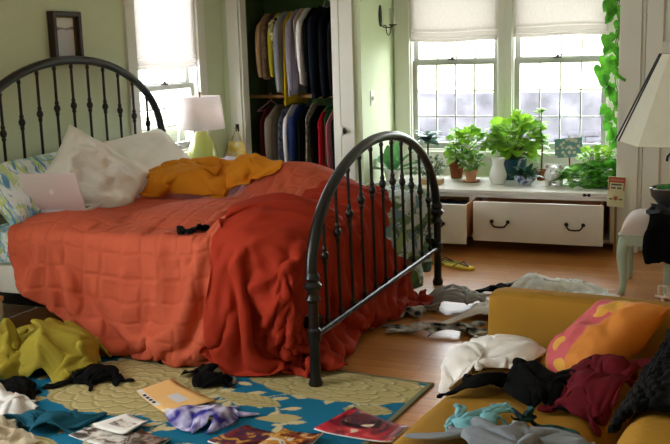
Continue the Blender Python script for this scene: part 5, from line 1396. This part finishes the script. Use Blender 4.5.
def quilted(m, cell=0.125, strength=0.4):
    """stitched grid of a quilt pressed into the cloth"""
    nt = m.node_tree; N = nt.nodes; L = nt.links; p = N['Principled BSDF']
    uv = N.new('ShaderNodeUVMap'); uv.uv_map = 'weave'
    nz = N.new('ShaderNodeTexNoise'); nz.inputs['Scale'].default_value = 3.0; L.new(uv.outputs[0], nz.inputs['Vector'])
    va = N.new('ShaderNodeVectorMath'); va.operation = 'MULTIPLY_ADD'; L.new(nz.outputs['Color'], va.inputs[0]); va.inputs[1].default_value = (0.10, 0.10, 0); L.new(uv.outputs[0], va.inputs[2])
    sx = N.new('ShaderNodeSeparateXYZ'); L.new(va.outputs[0], sx.inputs[0])
    prev = None
    for k in ('X', 'Y'):
        a = N.new('ShaderNodeMath'); a.operation = 'PINGPONG'; a.inputs[1].default_value = cell/2; L.new(sx.outputs[k], a.inputs[0])
        r = N.new('ShaderNodeMapRange'); r.inputs[1].default_value = 0; r.inputs[2].default_value = 0.022; r.interpolation_type = 'SMOOTHSTEP'; L.new(a.outputs[0], r.inputs[0])
        if prev is None: prev = r
        else:
            mm = N.new('ShaderNodeMath'); mm.operation = 'MULTIPLY'; L.new(prev.outputs[0], mm.inputs[0]); L.new(r.outputs[0], mm.inputs[1]); prev = mm
    n2 = N.new('ShaderNodeTexNoise'); n2.inputs['Scale'].default_value = 26; n2.inputs['Detail'].default_value = 3; L.new(uv.outputs[0], n2.inputs['Vector'])
    ad = N.new('ShaderNodeMath'); ad.operation = 'MULTIPLY_ADD'; ad.inputs[1].default_value = 0.5; L.new(n2.outputs['Fac'], ad.inputs[0]); L.new(prev.outputs[0], ad.inputs[2])
    b = N.new('ShaderNodeBump'); b.inputs['Strength'].default_value = strength; b.inputs['Distance'].default_value = 0.012
    L.new(ad.outputs[0], b.inputs['Height']); L.new(b.outputs[0], p.inputs['Normal'])
    return m
QUILT = quilted(mat('orange_quilt_cotton', rgb(190, 88, 62), 0.75, var=0.04, vscale=5))
RUST = mat('rust_red_fleece', rgb(156, 47, 27), 0.8, var=0.05, vscale=4, bump=0.08, bscale=200)

GOLD = mat('golden_orange_blanket', rgb(206, 130, 30), 0.8, var=0.05, vscale=5, bump=0.15, bscale=140)
SOFT = [o for o in sofa.children if o.name.split('.')[0] in ('seat_cushion', 'armrest', 'backrest', 'base')]
for o in SOFT: collider(o, 0.006, 30)

# pass 1: duvet on the far side of the bed, and everything lying on the floor
dp = [(-2.9, 5.0), (-2.4, 4.7), (-1.75, 4.45), (-1.34, 4.75), (-1.34, 5.72), (-1.5, 5.95), (-2.9, 5.95)]
fl, fc = fabric(dp, 0.028)
duvet = Cloth('duvet', FLORAL2, fl*np.array([1.10, 1.08]), fc, bed_map(fl, 0.72, 0.03, 6, 0.03), thick=0.022, bend=0.9, mass=0.3, stiff=18, friction=30)
duvet.meta = ('white duvet with a green leaf print hanging over the far foot corner of the bed', 'duvet', None)
drop(CLOTHS+[duvet], 30)
first = CLOTHS+[duvet]; CLOTHS = []
collider(duvet.o, 0.014, 40)

# pass 2: quilt on the bed, underneath layer on the sofa
qp = [(-3.62, 4.45), (-3.56, 4.05), (-3.43, 3.80), (-3.41, 3.64), (-3.34, 3.53), (-3.1, 3.36), (-2.85, 3.20), (-2.40, 3.11), (-2.10, 3.2), (-1.95, 3.8), (-1.95, 5.35), (-2.5, 5.72), (-3.1, 5.6), (-3.25, 5.1)]
fl, fc = fabric(qp, 0.022)
quilt = Cloth('quilt', QUILT, fl*np.array([1.17, 1.12]), fc, bed_map(fl, 0.74, 0.035, 1, 0.04), thick=0.010, bend=0.35, mass=0.4, stiff=20, friction=25)
quilt.meta = ('orange quilted bedspread spilling over the near side of the bed', 'quilt', None)
Z = 0.41
pile('white_blouse', C_WHITE, 'white blouse heaped over the front edge of the loveseat by its arm', RECT(.85, .7), (-0.725, 3.10, Z), (.36, .34), 20, seed=31, amp=.13, group=SFC, ctr=.08)
pile('grey_hoodie', C_GREYB, 'slate grey sweatshirt at the bottom of the heap on the loveseat', RECT(.85, .6), (-0.45, 2.38, Z), (.44, .26), 10, seed=32, amp=.10, group=SFC, thick=.007)
pile('aqua_shirt', C_AQUA, 'aqua shirt lying across the loveseat seat above the grey sweatshirt', RECT(.6, .5), (-0.66, 2.56, Z), (.24, .2), 40, seed=33, amp=.06, group=SFC, res=.018)
passe = CLOTHS+[quilt]; drop(passe, 40); creases(quilt, None); CLOTHS = []
for c in passe: collider(c.o, 0.007, 40)

# pass 3: rust blanket over the foot, dark clothes over the light ones
bp = [(-2.34, 4.0), (-2.24, 3.6), (-2.22, 3.09), (-1.30, 3.09), (-1.12, 3.25), (-1.06, 3.7), (-1.06, 5.40), (-1.42, 5.30), (-1.76, 4.85), (-1.95, 5.25), (-2.25, 5.1), (-2.32, 4.5)]
fl, fc = fabric(bp, 0.021)
blanket = Cloth('blanket', RUST, fl*np.array([1.28, 1.12]), fc, bed_map(fl, 0.84, 0.045, 3, 0.04), thick=0.008, bend=0.12, mass=0.35, stiff=14, friction=30)
blanket.meta = ('rust red blanket piled over the foot of the bed down to the floor', 'blanket', None)
pile('black_trousers', C_JACK, 'black trousers stretched across the loveseat below the white blouse', RECT(.5, .8), (-0.575, 2.80, Z+.01), (.34, .20), 80, seed=34, amp=.10, vol=1.0, group=SFC, thick=.009)
pile('maroon_sweater', C_MAROON, 'maroon sweater piled against the loveseat back under the throw pillow', RECT(1.0, .8), (-0.32, 2.82, Z+.02), (.42, .32), 60, seed=35, amp=.16, vol=.8, group=SFC, thick=.010, ctr=.08)
pile('teal_print_scarf', fab('teal_black_print', 60, 110, 112, col2=rgb(24, 26, 26), vscale=26), 'small teal and black printed scarf on top of the grey sweatshirt', RECT(.4, .2), (-0.42, 2.47, Z+.07), (.16, .12), 30, seed=36, amp=.05, group=SFC, res=.016, cat='scarf')
pass3 = CLOTHS+[blanket]; drop(pass3, 45); creases(blanket, (-1.62, 3.50)); CLOTHS = []
for c in pass3: collider(c.o, 0.007, 40)

# pass 4: what lies on top
pile('golden_blanket', GOLD, 'golden orange blanket bunched on top of the quilt near the pillows', RECT(1.3, .9), (-2.90, 5.0, .69), (.96, .58), 25, seed=41, amp=.16, cat='blanket', thick=.008, ctr=.14, bend=3, vol=.8, lamk=.6)
pile('black_scarf', C_JACK, 'small black garment lying on the orange quilt in the middle of the bed', RECT(.36, .28), (-2.37, 3.93, .77), (.22, .18), 70, seed=42, amp=.03, res=.016, vol=0, thick=.012, bend=.1)
so = proxy(X0, X1, Y0, Y1, 0.30, 0.46, bevel=0.03); PROX.append(so)
pass4 = CLOTHS; drop(pass4, 32)
for c in first+passe+pass3+pass4:
    if c not in (quilt, blanket): wrinkle(c, 0.012 if 'blanket' in c.name else 0.006)
for c in first+passe+pass3+pass4:
    l, k, g = c.meta; tag(c.dress(), l, k, g)
for o in SOFT: o.modifiers.remove(o.modifiers['collision'] if 'collision' in o.modifiers else o.modifiers[-1])
for p in PROX: bpy.data.objects.remove(p)
